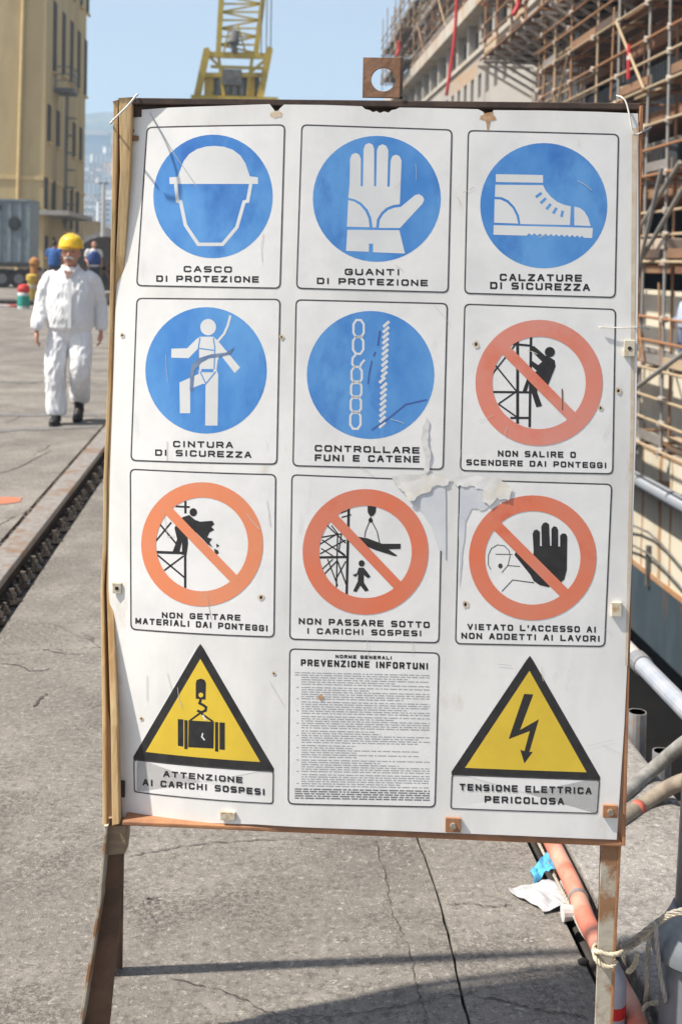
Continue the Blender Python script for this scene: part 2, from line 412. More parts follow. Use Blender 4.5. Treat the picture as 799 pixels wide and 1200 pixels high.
M_grey = mat('grey small print', (.33, .34, .35), (.45, .46, .47), 80, .5)
M_art = mat('off white print', (.76, .77, .775), (.68, .70, .71), 8, .4)

def decal(name, polys, m, parent, lvl, holes=None, raw=False, label=None):
    """polys in photo pixels (or raw board x, z); laid as one printed film on the bowed sheet"""
    bm = bmesh.new()
    for k, poly in enumerate(polys):
        loops = [poly] + ((holes or {}).get(k, []))
        L = [[Vector((*(p if raw else S(*p)), 0)) for p in lp] for lp in loops]
        flat = [v for lp in L for v in lp]
        vs = [bm.verts.new((v.x, 0, v.y)) for v in flat]
        for t in tessellate_polygon(L):
            try: bm.faces.new([vs[i] for i in t])
            except ValueError: pass
    xs = [v.co.x for v in bm.verts]
    if not xs: return None
    x = math.floor(min(xs) / .02) * .02
    while x < max(xs):
        x += .02
        if min(xs) < x < max(xs):
            bmesh.ops.bisect_plane(bm, geom=bm.verts[:] + bm.edges[:] + bm.faces[:], plane_co=(x, 0, 0), plane_no=(1, 0, 0))
    for v in bm.verts: v.co.y = bow(v.co.x) - .0002 - lvl * .00011
    for f in bm.faces:
        f.normal_update()
        if f.normal.y > 0: f.normal_flip()
    me = bpy.data.meshes.new(name); bm.to_mesh(me); bm.free()
    o = link_mesh(name, me, m, parent)
    if label: o['label'] = label
    return o

def Zm(ox, oy, sc):
    return lambda pts: [(ox + x / sc, oy + y / sc) for x, y in pts]
def rrect(c, r=7, n=5, inset=0.0):
    """c: TL TR BR BL photo pixels -> rounded outline"""
    ctr = Vector((sum(p[0] for p in c) / 4, sum(p[1] for p in c) / 4)); out = []
    P = [Vector(p) for p in c]
    if inset:
        Q = []
        for i in range(4):
            a = (P[(i - 1) % 4] - P[i]).normalized(); b = (P[(i + 1) % 4] - P[i]).normalized(); Q.append(P[i] + (a + b) * inset)
        P = Q
    for i in range(4):
        a = (P[(i - 1) % 4] - P[i]).normalized() * r; b = (P[(i + 1) % 4] - P[i]).normalized() * r
        for k in range(n + 1):
            t = k / n; p = (P[i] + a) * (1 - t) ** 2 + P[i] * 2 * t * (1 - t) + (P[i] + b) * t * t
            out.append((p.x, p.y))
    return out
def circ(cx, cy, rx, ry, n=56, a0=0, a1=360):
    e = n if a1 - a0 >= 360 else n + 1
    return [(cx + rx * math.cos(R(a0 + (a1 - a0) * i / n)), cy + ry * math.sin(R(a0 + (a1 - a0) * i / n))) for i in range(e)]
def stroke(pts, wd, closed=False):
    """mitred outline of a polyline -> polygon, or (outer, inner) when closed"""
    P = [Vector(p) for p in pts]; n = len(P); Lf = []; Rt = []
    for i in range(n):
        if closed: d0 = (P[i] - P[i - 1]).normalized(); d1 = (P[(i + 1) % n] - P[i]).normalized()
        else:
            d0 = (P[i] - P[i - 1]).normalized() if i else (P[1] - P[0]).normalized()
            d1 = (P[i + 1] - P[i]).normalized() if i < n - 1 else d0
        n0 = Vector((-d0.y, d0.x)); n1 = Vector((-d1.y, d1.x)); m_ = (n0 + n1)
        m_ = m_.normalized() if m_.length > 1e-5 else n0
        k = wd / 2 / max(.45, m_.dot(n0)); Lf.append(tuple(P[i] + m_ * k)); Rt.append(tuple(P[i] - m_ * k))
    if closed:
        ar = lambda q: abs(sum(q[i][0] * q[(i + 1) % n][1] - q[(i + 1) % n][0] * q[i][1] for i in range(n)))
        return (Lf, Rt) if ar(Lf) > ar(Rt) else (Rt, Lf)
    return Lf + Rt[::-1]

# squarish extended capitals, drawn as strokes in a unit box
k_ = .16
GL = {
 'A': [[(0, 0), (.42, 1), (.58, 1), (1, 0)], [(.17, .33), (.83, .33)]],
 'C': [[(1, .82), (1 - k_, 1), (k_, 1), (0, 1 - k_), (0, k_), (k_, 0), (1 - k_, 0), (1, .18)]],
 'D': [[(0, 0), (0, 1), (1 - k_, 1), (1, 1 - k_), (1, k_), (1 - k_, 0), (0, 0)]],
 'E': [[(1, 1), (0, 1), (0, 0), (1, 0)], [(0, .5), (.9, .5)]],
 'F': [[(1, 1), (0, 1), (0, 0)], [(0, .48), (.88, .48)]],
 'G': [[(1, .86), (1 - k_, 1), (k_, 1), (0, 1 - k_), (0, k_), (k_, 0), (1 - k_, 0), (1, k_), (1, .48), (.55, .48)]],
 'H': [[(0, 0), (0, 1)], [(1, 0), (1, 1)], [(0, .5), (1, .5)]],
 'I': [[(.5, 0), (.5, 1)]],
 'L': [[(0, 1), (0, 0), (1, 0)]],
 'M': [[(0, 0), (0, 1), (.5, .2), (1, 1), (1, 0)]],
 'N': [[(0, 0), (0, 1), (1, 0), (1, 1)]],
 'O': [[(0, k_), (0, 1 - k_), (k_, 1), (1 - k_, 1), (1, 1 - k_), (1, k_), (1 - k_, 0), (k_, 0), (0, k_)]],
 'P': [[(0, 0), (0, 1), (1 - k_, 1), (1, 1 - k_), (1, .4 + k_), (1 - k_, .4), (0, .4)]],
 'R': [[(0, 0), (0, 1), (1 - k_, 1), (1, 1 - k_), (1, .42 + k_), (1 - k_, .42), (0, .42)], [(.62, .42), (1, 0)]],
 'S': [[(.97, 1), (k_, 1), (0, 1 - k_), (0, .5 + k_ * .6), (k_, .5), (1 - k_, .5), (1, .5 - k_ * .6), (1, k_), (1 - k_, 0), (.03, 0)]],
 'T': [[(0, 1), (1, 1)], [(.5, 1), (.5, 0)]],
 'U': [[(0, 1), (0, k_), (k_, 0), (1 - k_, 0), (1, k_), (1, 1)]],
 'V': [[(0, 1), (.5, 0), (1, 1)]],
 'Z': [[(0, 1), (1, 1), (0, 0), (1, 0)]],
 "'": [[(.5, 1), (.4, .7)]],
}
def text_polys(txt, x0, x1, b0_, b1_, h, bold=1.0):
    """txt set between photo x0..x1; the base line runs from b0_ to b1_; h is the cap height"""
    adv = []
    for c in txt: adv.append(.42 if c == 'I' else .38 if c == "'" else .62 if c == ' ' else 1.12 if c == 'M' else 1.0)
    gap = .30; tot = sum(adv) + gap * (len(txt) - 1); un = (x1 - x0) / tot; sw = h * .25 * bold; out = []; x = x0
    for c, a in zip(txt, adv):
        if c != ' ':
            for st in GL[c]:
                pp = []
                for px_, py_ in st:
                    lx = x + sw / 2 + px_ * (a * un - sw); ly = sw / 2 + py_ * (h - sw)
                    pp.append((lx, b0_ + (b1_ - b0_) * (lx - x0) / (x1 - x0) - ly))
                for q in range(len(pp) - 1):
                    a_, b_ = Vector(pp[q]), Vector(pp[q + 1]); d_ = (b_ - a_).normalized() * sw * .42
                    out.append(stroke([tuple(a_ - d_), tuple(b_ + d_)], sw))
                continue
                if closed:
                    o_, i_ = stroke(pp[:-1], sw, True)
                    m_ = len(o_)
                    for q in range(m_): out.append([o_[q], o_[(q + 1) % m_], i_[(q + 1) % m_], i_[q]])
                else: out.append(stroke(pp, sw))
        x += (a + gap) * un
    return out

def sticker(corners, label, lines, z, plain=True):
    out = rrect(corners)
    st = decal('safety_sticker', [out], M_sheet, board, 1, label=label)
    inn = rrect(corners, r=5.6, inset=1.7)
    decal('border', [out], M_line, st, 2, holes={0: [inn]})
    pl = []
    for t, x0, x1, b0_, b1_, h in lines:
        (p0, p1) = z([(x0, b0_), (x1, b1_)]); pl += text_polys(t, p0[0], p1[0], p0[1], p1[1], h / z.sc)
    decal('lettering', pl, M_black, st, 3)
    return st
class ZZ:
    def __init__(s, ox, oy, sc): s.ox, s.oy, s.sc = ox, oy, sc
    def __call__(s, pts): return [(s.ox + x / s.sc, s.oy + y / s.sc) for x, y in pts]

# --- the sheet itself: bowed, with a torn notch in its upper edge
edge_top = [(149, 134), (160, 129), (200, 126), (260, 124), (316, 122), (320, 127), (324, 133), (328, 127), (333, 122.5), (380, 123), (424, 124.5), (428, 128), (433, 129), (437, 131.5), (441, 130), (445, 132.5), (450, 130.5), (455, 132), (459, 129), (464, 128), (468, 126), (500, 126.5), (560, 128), (566, 131), (570, 138), (574, 136), (578, 129), (640, 129.5), (700, 131), (747, 133)]
edge = edge_top + [(747.5, 300), (745, 500), (738, 700), (731, 850), (722, 984)] + [(600, 979), (450, 973), (300, 966), (142, 957)] + [(136, 850), (132, 750), (127.5, 690), (127.5, 640), (129, 560), (133, 450), (136, 350), (140, 300), (145, 260), (149, 200)]
bm = bmesh.new(); L = [Vector((*S(*p), 0)) for p in edge]
vs = [bm.verts.new((v.x, 0, v.y)) for v in L]
for t in tessellate_polygon([L]): bm.faces.new([vs[i] for i in t])
x = -.54
while x < .54:
    bmesh.ops.bisect_plane(bm, geom=bm.verts[:] + bm.edges[:] + bm.faces[:], plane_co=(x, 0, 0), plane_no=(1, 0, 0)); x += .02
for v in bm.verts: v.co.y = bow(v.co.x)
g = bmesh.ops.extrude_face_region(bm, geom=bm.faces[:])
for e in g['geom']:
    if isinstance(e, bmesh.types.BMVert): e.co.y += .002
bmesh.ops.recalc_face_normals(bm, faces=bm.faces[:])
me = bpy.data.meshes.new('panel'); bm.to_mesh(me); bm.free()
panel = link_mesh('panel', me, M_panel, board)

# --- row 1
z = ZZ(130, 110, 3.805)
st = sticker([(172, 148.5), (334.5, 145.5), (329, 338.6), (159.6, 335.5)], 'blue disc sign with a white hard hat over a head outline',
    [('CASCO', 325, 540, 795, 797, 28), ('DI PROTEZIONE', 203, 660, 838, 842, 29)], z)
decal('disc', [circ(249.8, 230.2, 69.9, 72.4)], M_blue, st, 2)
hat = z([(262, 372), (298, 370), (308, 345), (325, 300), (350, 268), (385, 246), (425, 235), (462, 232), (505, 236), (545, 250), (578, 275), (600, 310), (612, 345), (620, 368), (656, 372), (656, 402), (262, 402)])
decal('hard_hat_symbol', [hat], M_art, st, 3)
decal('face_symbol', [stroke(z([(290, 402), (298, 478), (312, 482), (333, 585), (390, 671), (498, 671), (562, 595), (594, 482), (610, 478), (624, 402)]), 4.0)], M_art, st, 3)
z = ZZ(335, 110, 3.805)
st = sticker([(353, 145.5), (530, 151.5), (525.5, 343.4), (346.8, 338.6)], 'blue disc sign with a white protective glove',
    [('GUANTI', 262, 508, 808, 810, 29), ('DI PROTEZIONE', 138, 632, 848, 858, 29)], z)
decal('disc', [circ(441.4, 233, 74.9, 73.8)], M_blue, st, 2)
def finger(x0, x1, ytop, ybot, lean=0):
    r = (x1 - x0) / 2; cx_ = (x0 + x1) / 2 
    return [(x0, ybot)] + [(cx_ + r * math.cos(R(a)) , ytop + r - r * math.sin(R(a))) for a in range(180, -1, -30)] + [(x1, ybot)]
hand = [(278, 464), (282, 400)] + finger(286, 334, 264, 412)[1:] + finger(345, 393, 220, 412) + finger(404, 455, 226, 414) + finger(466, 515, 272, 494)
hand_p = [(278, 464), (284, 400), (286, 290), (294, 270), (310, 263), (326, 270), (334, 290), (333, 412), (343, 412), (346, 245), (354, 226), (370, 219), (386, 226), (393, 245), (393, 412), (402, 412), (405, 252), (413, 232), (430, 225), (447, 232), (456, 252), (452, 414), (462, 414), (466, 298), (474, 278), (490, 271), (506, 278), (515, 298), (507, 492), (478, 496), (448, 508), (424, 530), (406, 560), (402, 596), (386, 596), (380, 552), (364, 516), (336, 486), (306, 470)]
decal('glove_symbol', [z(hand_p), z([(278, 474), (304, 480), (330, 496), (354, 524), (368, 556), (373, 595), (272, 592)]),
     z([(414, 598), (418, 562), (434, 536), (456, 518), (482, 508), (512, 504), (574, 452), (592, 447), (608, 456), (616, 472), (608, 490), (508, 598)]),
     z([(274, 606), (505, 608), (530, 712), (388, 706), (388, 668), (370, 668), (370, 704), (268, 700)])], M_art, st, 3)
z = ZZ(535, 110, 3.551)
st = sticker([(547.7, 152.2), (725, 156.8), (720.9, 349.4), (543.4, 344.5)], 'blue disc sign with a white laced safety boot',
    [('CALZATURE', 178, 520, 778, 782, 30), ('DI SICUREZZA', 138, 553, 812, 821, 30)], z)
decal('disc', [circ(636.7, 241, 74.4, 73.4)], M_blue, st, 2)
heel = [(157, 438), (182, 440), (208, 452), (232, 476), (248, 508), (255, 540), (155, 536)]
decal('boot_symbol', [z([(162, 334), (358, 338), (358, 370), (162, 367)]),
    z([(160, 378), (358, 380), (370, 404), (390, 428), (418, 450), (446, 462), (474, 468), (470, 546), (264, 542), (258, 505), (240, 470), (214, 443), (186, 430), (158, 428)]),
    z(heel), z([(488, 469), (510, 474), (530, 490), (546, 516), (556, 550), (488, 547)]),
    z([(153, 546), (565, 558), (562, 600), (528, 599), (520, 590), (510, 598), (500, 588), (490, 597), (480, 587), (468, 596), (458, 586), (446, 595), (436, 585), (424, 594), (414, 584), (402, 593), (392, 583), (380, 592), (368, 582), (356, 591), (346, 581), (334, 590), (322, 580), (312, 589), (300, 580), (290, 590), (152, 586)])], M_art, st, 3)
decal('laces', [stroke(z([(328, 430), (352, 412)]), 3.2), stroke(z([(348, 455), (370, 434)]), 3.2), stroke(z([(372, 480), (390, 458)]), 3.2), stroke(z([(400, 498), (414, 474)]), 3.2), stroke(z([(434, 512), (440, 486)]), 3.2)], M_blue, st, 4)
# --- row 2
z = ZZ(140, 340, 3.995)
st = sticker([(160, 348.8), (329, 350), (325.2, 544.8), (153, 540.3)], 'blue disc sign with a white figure wearing a safety harness',
    [('CINTURA', 252, 532, 735, 740, 30), ('DI SICUREZZA', 168, 618, 775, 786, 30)], z)
decal('disc', [circ(241.7, 434, 71.1, 74.1)], M_blue, st, 2)
decal('harness_figure', [circ(140 + 416 / 3.995, 340 + 173 / 3.995, 9.2, 9.6, 24),
    z([(362, 228), (378, 218), (440, 218), (462, 238), (565, 362), (540, 388), (472, 300), (460, 330), (455, 372), (463, 395), (460, 634), (402, 634), (404, 440), (392, 438), (332, 462), (332, 576), (284, 576), (282, 432), (372, 392), (368, 340), (372, 270), (325, 318), (244, 316), (244, 274), (318, 272)])], M_art, st, 3)
decal('harness_rope', [stroke(z(([(460, 240), (490, 205), (508, 165), (520, 118)])), 2.8)], M_art, st, 4)
decal('harness_straps', [stroke(z([(378, 222), (370, 270), (372, 375)]), 1.2), stroke(z([(440, 222), (447, 270), (444, 370)]), 1.2), stroke(z([(372, 272), (447, 282)]), 1.2), stroke(z([(384, 376), (440, 376)]), 3.6), stroke(z([(378, 380), (405, 438), (452, 380)]), 1.2)], M_blue, st, 5)
decal('dark_smear', [z([(332, 392), (338, 352), (372, 318), (430, 300), (500, 292), (540, 266), (520, 300), (470, 312), (420, 318), (384, 338), (352, 376), (345, 470), (330, 470)])], mat('grey blue smear', (.20, .27, .40), (.10, .17, .33), 40, .5), st, 6)
z = ZZ(335, 340, 3.995)
st = sticker([(346.3, 350.5), (524.7, 355), (519.7, 550.8), (342.5, 546.5)], 'blue disc sign with a broken white chain beside a frayed rope',
    [('CONTROLLARE', 135, 625, 755, 766, 31), ('FUNI E CATENE', 135, 625, 800, 808, 32)], z)
decal('disc', [circ(335 + 396 / 3.995, 340 + 397 / 3.995, 74.6, 75)], M_blue, st, 2)
ch = []; hs = {}
links = [(340, 180, 24, 40), (338, 258, 24, 40), (None,), (331, 397, 24, 38), (329, 466, 24, 38), (327, 536, 24, 38), (325, 609, 24, 40)]
for q in links:
    if q[0] is None: continue
    cx_, cy_, rx, ry = q
    pts = [(cx_ - rx, cy_ - ry * .5), (cx_ - rx * .45, cy_ - ry), (cx_ + rx * .45, cy_ - ry), (cx_ + rx, cy_ - ry * .5), (cx_ + rx, cy_ + ry * .5), (cx_ + rx * .45, cy_ + ry), (cx_ - rx * .45, cy_ + ry), (cx_ - rx, cy_ + ry * .5)]
    o_, i_ = stroke(z(pts), 2.6, True); hs[len(ch)] = [i_]; ch.append(o_)
ch.append(stroke(z([(326, 302), (312, 318), (310, 345), (322, 362)]), 2.6)); ch.append(stroke(z([(368, 326), (352, 345), (346, 362)]), 2.6))
decal('chain_symbol', ch, M_art, st, 3, holes=hs)
rp = []
for i in range(19):
    y = 160 + i * 26.2; x = 470 - i * 1.05
    if 9.5 < i < 10.6: x -= 8
    rp.append(stroke(z([(x - 15, y + 12), (x + 13, y - 14)]), 3.4))
decal('rope_symbol', rp, M_art, st, 3)
decal('scrape', [stroke(z([(440, 190), (430, 260)]), 2.2), stroke(z([(418, 290), (410, 310)]), 2.0), stroke(z([(402, 330), (390, 390), (384, 440)]), 1.6), stroke(z([(660, 512), (560, 535), (480, 600), (400, 655)]), 1.8)], mat('dark scrape', (.07, .11, .35), (.05, .16, .5), 30, .5), st, 4)
z = ZZ(530, 350, 3.551)
def prohibition(st, cx_, cy_, rx, ry, ti, m, ang0=(225), sl=None, wd=.19):
    out = circ(cx_, cy_, rx, ry); inn = circ(cx_, cy_, rx * ti, ry * ti)
    decal('prohibition_ring', [out], m, st, 5, holes={0: [inn]})
    decal('prohibition_bar', [stroke(sl, wd)], m, st, 6)
st = sticker([(543.5, 355.6), (721.5, 361.8), (718.1, 556.1), (538.4, 552.2)], 'red ring ban sign with a man climbing a scaffold',
    [('NON SALIRE O', 188, 512, 657, 663, 26), ('SCENDERE DAI PONTEGGI', 57, 640, 693, 706, 25)], z)
decal('scaffold_symbol', [stroke(z(q), w_) for q, w_ in (([(270, 165), (270, 520)], 3.4), ([(326, 150), (320, 535)], 3.0), ([(246, 188), (330, 196)], 2.6), ([(270, 180), (160, 320)], 1.9), ([(172, 270), (268, 388)], 1.9), ([(165, 388), (352, 390)], 2.6), ([(268, 384), (190, 438)], 1.9), ([(190, 438), (272, 496)], 1.9), ([(240, 496), (322, 496)], 2.6))], M_black, st, 3)
decal('climber_symbol', [circ(530 + 404 / 3.551, 350 + 222 / 3.551, 6.0, 6.0, 20), z([(326, 196), (340, 198), (384, 236), (404, 244), (424, 256), (428, 282), (412, 322), (396, 362), (352, 380), (352, 392), (372, 446), (348, 452), (330, 396), (318, 350), (306, 392), (290, 388), (310, 330), (350, 300), (328, 280), (326, 256), (356, 276), (372, 262), (350, 240), (328, 212)])], M_black, st, 4)
prohibition(st, 530 + 359 / 3.551, 350 + 350 / 3.551, 74.4, 73.8, .735, M_redp, sl=z([(205, 198), (510, 505)]), wd=12.5)
decal('scratch_and_shadow', [stroke(z([(455, 375), (457, 465)]), 1.6)], mat('rusty scratch', (.25, .13, .08), (.12, .08, .06), 50, .7), st, 7)
# --- row 3
z = ZZ(130, 545, 3.805)
st = sticker([(152.3, 549), (324, 555.5), (321.9, 747.4), (153, 738.2)], 'orange red ring ban sign with a man throwing rubble from a scaffold',
    [('NON GETTARE', 228, 578, 682, 694, 27), ('MATERIALI DAI PONTEGGI', 110, 700, 708, 742, 28)], z)
decal('scaffold_symbol', [stroke(z(q), w_) for q, w_ in (([(333, 160), (333, 215)], 2.6), ([(290, 184), (352, 187)], 2.2), ([(332, 400), (332, 548)], 2.8), ([(205, 388), (332, 392)], 3.2), ([(218, 262), (292, 350)], 2.0), ([(270, 255), (200, 340)], 2.0), ([(208, 400), (330, 502)], 2.0), ([(325, 405), (238, 470)], 2.0))], M_black, st, 3)
decal('thrower_symbol', [circ(130 + 368 / 3.805, 545 + 210 / 3.805, 4.4, 4.8, 18), z([(320, 232), (350, 222), (376, 244), (398, 252), (452, 248), (462, 262), (448, 276), (462, 288), (440, 300), (430, 322), (452, 328), (440, 345), (455, 368), (430, 352), (410, 330), (380, 300), (340, 290), (345, 350), (338, 400), (318, 400), (318, 340), (306, 388), (276, 386), (296, 330), (284, 280), (300, 252)]), z([(470, 350), (484, 358), (472, 368)]), z([(460, 372), (478, 380), (482, 392), (466, 402)])], M_black, st, 4)
prohibition(st, 130 + 407 / 3.805, 545 + 353 / 3.805, 71.3, 72.8, .755, M_oran, sl=z([(245, 190), (562, 520)]), wd=11)
z = ZZ(330, 550, 3.995)
st = sticker([(341.3, 555.5), (519, 562.5), (514.7, 754), (338.8, 749.7)], 'red ring ban sign with a walker under a crane load',
    [('NON PASSARE SOTTO', 80, 692, 725, 743, 30), ('I CARICHI SOSPESI', 118, 655, 770, 782, 28)], z)
decal('lattice_symbol', [stroke(z(q), w_) for q, w_ in (([(314, 175), (304, 585)], 3.0), ([(172, 412), (308, 410)], 2.8), ([(262, 300), (256, 552)], 1.6), ([(275, 205), (315, 190)], 1.4), ([(280, 225), (325, 212)], 1.6), ([(205, 255), (300, 345)], 1.6), ([(185, 318), (290, 300)], 1.6), ([(176, 352), (262, 300), (232, 262)], 1.5), ([(190, 330), (300, 408)], 1.5), ([(180, 395), (300, 330)], 1.5), ([(185, 370), (240, 405)], 1.4), ([(280, 300), (268, 380), (296, 400)], 1.4), ([(200, 490), (262, 425)], 1.6), ([(215, 420), (262, 545)], 1.4), ([(262, 430), (302, 540)], 1.6), ([(300, 430), (250, 520)], 1.4), ([(186, 470), (240, 420)], 1.4))], M_black, st, 3)
decal('crane_load_symbol', [z([(402, 160), (443, 160), (440, 200), (428, 218), (412, 218), (402, 200)]), stroke(z([(418, 218), (412, 240), (392, 290), (388, 318)]), 1.0), stroke(z([(420, 240), (446, 290), (458, 345)]), 1.0), circ(330 + 416 / 3.995, 550 + 238 / 3.995, 2.6, 2.8, 12),
    z([(352, 314), (400, 322), (470, 348), (556, 348), (556, 372), (500, 374), (542, 404), (528, 406), (440, 378), (360, 345)])], M_black, st, 4)
decal('walker_symbol', [circ(330 + 374 / 3.995, 550 + 440 / 3.995, 3.6, 3.8, 16), z([(360, 460), (384, 460), (400, 480), (416, 502), (404, 510), (384, 494), (384, 528), (408, 566), (390, 572), (368, 544), (350, 574), (334, 570), (356, 524), (358, 490), (345, 504), (332, 494), (352, 486)])], M_black, st, 4)
prohibition(st, 330 + 392 / 3.995, 550 + 386 / 3.995, 73.6, 73.6, .735, M_red, sl=z([(238, 222), (545, 545)]), wd=11.5)
z = ZZ(520, 555, 3.551)
st = sticker([(537.5, 561.2), (717.1, 566.8), (708.7, 758.3), (532.7, 755)], 'red ring ban sign with a raised black hand before a face',
    [("VIETATO L'ACCESSO AI", 97, 632, 650, 662, 26), ('NON ADDETTI AI LAVORI', 72, 648, 687, 700, 26)], z)
decal('hand_symbol', [z([(292, 338), (298, 326), (314, 322), (328, 334), (368, 380), (372, 320), (368, 250), (374, 236), (386, 232), (398, 242), (398, 300), (406, 302), (404, 220), (412, 206), (424, 202), (436, 210), (440, 300), (446, 300), (446, 230), (456, 218), (468, 222), (474, 234), (474, 302), (482, 304), (482, 258), (492, 248), (506, 250), (512, 262), (510, 400), (500, 440), (474, 462), (432, 472), (398, 464), (372, 446), (358, 420)])], M_black, st, 4)
decal('face_symbol', [stroke(z([(194, 398), (184, 380), (184, 340), (196, 312), (222, 296), (250, 300), (270, 320), (274, 345), (266, 380), (240, 412)]), .9), stroke(z([(214, 335), (284, 336)]), .9), circ(520 + 234 / 3.551, 555 + 384 / 3.551, 2.6, 3.0, 14), stroke(z([(262, 382), (316, 386)]), .9), stroke(z([(240, 490), (285, 442), (374, 454)]), 1.1)], M_line, st, 3)
prohibition(st, 520 + 368 / 3.551, 555 + 350 / 3.551, 74.6, 73.2, .75, M_red, sl=z([(208, 205), (508, 505)]), wd=12.5)
# --- row 4
z = ZZ(120, 740, 3.632)
def triangle(ap, bl, br, iap, ibl, ibr, box, label, lines, z):
    st = decal('safety_sticker', [[(ap[0] - 5, ap[1] + 4), (ap[0], ap[1]), (ap[0] + 5, ap[1] + 4), br, box[1], box[0], bl]], M_sheet, board, 1, label=label)
    A, B, C_ = Vector(ap), Vector(br), Vector(bl)
    top = [tuple(A + (C_ - A).normalized() * 8), tuple(A + (C_ - A).normalized() * 3 + Vector((1.2, -1))), tuple(A + (B - A).normalized() * 3 + Vector((-1.2, -1))), tuple(A + (B - A).normalized() * 8)]
    decal('black_triangle', [top + [br, (br[0], br[1] + 4), (bl[0], bl[1] + 4), bl]], M_black, st, 2, holes={0: [[iap, ibr, ibl]]})
    decal('yellow_field', [[iap, ibr, ibl]], M_yel, st, 2)
    o = [(bl[0], bl[1] + 4), (br[0], br[1] + 4), box[0], box[1]]
    P = rrect([(bl[0], bl[1] + 3), (br[0], br[1] + 3), box[0], box[1]], r=4); Q = rrect([(bl[0], bl[1] + 3), (br[0], br[1] + 3), box[0], box[1]], r=3, inset=1.4)
    decal('border', [P], M_line, st, 3, holes={0: [Q]})
    pl = []
    for t, x0, x1, b0_, b1_, h in lines:
        (p0, p1) = z([(x0, b0_), (x1, b1_)]); pl += text_polys(t, p0[0], p1[0], p0[1], p1[1], h / z.sc)
    decal('lettering', pl, M_black, st, 4)
    return st
st = triangle((235, 753.2), (156.6, 886.5), (321, 900.4), (235, 772), (171, 881), (305, 892.8), ((320.4, 942.4), (157.2, 928.6)), 'yellow warning triangle with a crane hook lifting a crate',
    [('ATTENZIONE', 260, 597, 618, 645, 26), ('AI CARICHI SOSPESI', 172, 692, 655, 697, 28)], z)
decal('crane_hook_symbol', [z([(398, 222), (402, 206), (420, 200), (436, 206), (442, 222), (440, 290), (398, 286)]), stroke(z([(420, 288), (414, 305), (428, 312), (442, 322), (440, 336), (422, 344), (404, 336)]), 3.0), z([(420, 338), (432, 346), (412, 346)]), stroke(z([(372, 380), (418, 346), (472, 384)]), 2.2), z([(368, 378), (476, 384), (474, 498), (366, 492)]), z([(322, 372), (346, 374), (346, 490), (322, 486)]), z([(350, 376), (364, 378), (364, 500), (350, 500)]), z([(480, 384), (494, 386), (494, 512), (480, 510)]), z([(498, 386), (522, 388), (522, 504), (498, 502)])], M_black, st, 3)
decal('hook_gap', [circ(120 + 420 / 3.632, 740 + 270 / 3.632, 2.8, 2.8, 14), stroke(z([(348, 376), (348, 496)]), 1.0), stroke(z([(497, 386), (497, 508)]), 1.0)], M_yel, st, 4)
decal('white_scratch', [stroke(z([(428, 432), (424, 448), (436, 462)]), 1.6), stroke(z([(428, 355), (440, 378)]), 2.0)], M_art, st, 5)
z = ZZ(515, 750, 3.474)
st = triangle((620.6, 767.3), (528.8, 904), (702.7, 910.5), (620, 786), (544.6, 899.7), (686.8, 904.9), ((699.8, 953.8), (527.1, 948)), 'yellow warning triangle with a black lightning bolt',
    [('TENSIONE ELETTRICA', 80, 617, 612, 628, 28), ('PERICOLOSA', 182, 505, 662, 671, 28)], z)
decal('lightning_symbol', [z([(343, 219), (380, 221), (326, 366), (403, 322), (364, 455), (378, 455), (344, 502), (327, 446), (344, 452), (366, 370), (280, 403)])], M_black, st, 3)
z = ZZ(330, 750, 3.995)
C4 = [(338.8, 759.5), (515.2, 764.5), (510.2, 946.5), (337, 942.7)]
st = sticker(C4, 'white notice sheet filled with small print rules', [('PREVENZIONE INFORTUNI', 90, 685, 121, 139, 32)], z)
(p0, p1) = z([(252, 85), (515, 92)])
decal('small_heading', text_polys('NORME GENERALI', p0[0], p1[0], p0[1], p1[1], 17 / 3.995, 1.15), M_black, st, 3)
bars = []; bold = []
y = 150
row = 0
while y < 738:
    x = 62 if y < 170 or y > 690 else 92
    if x == 92 and row % 5 == 1: bars.append([(70, y), (80, y)])
    end = 692 if random.random() > .3 or y > 690 else random.uniform(380, 640)
    if 440 < y < 560: end = random.choice([330, 350, 640, 692])
    while x < end:
        wl = random.uniform(10, 46)
        (bold if y > 690 else bars).append([(x, y), (min(x + wl, end), y)])
        x += wl + 6
    row += 1; y += 10.6 if row % 6 else 15
def barpoly(b, th):
    (xa, ya), (xb, yb) = b
    sk = lambda x_, y_: (x_, y_ + (x_ - 60) / 630 * 14 * (1 - (y_ - 150) / 700 * .3))
    return z([sk(xa, ya), sk(xb, yb), sk(xb, yb + th), sk(xa, ya + th)])
decal('small_print', [barpoly(b, 3.6) for b in bars], M_grey, st, 3)
decal('small_print', [barpoly(b, 5.2) for b in bold], mat('darker small print', (.2, .2, .21), None, 30), st, 3)

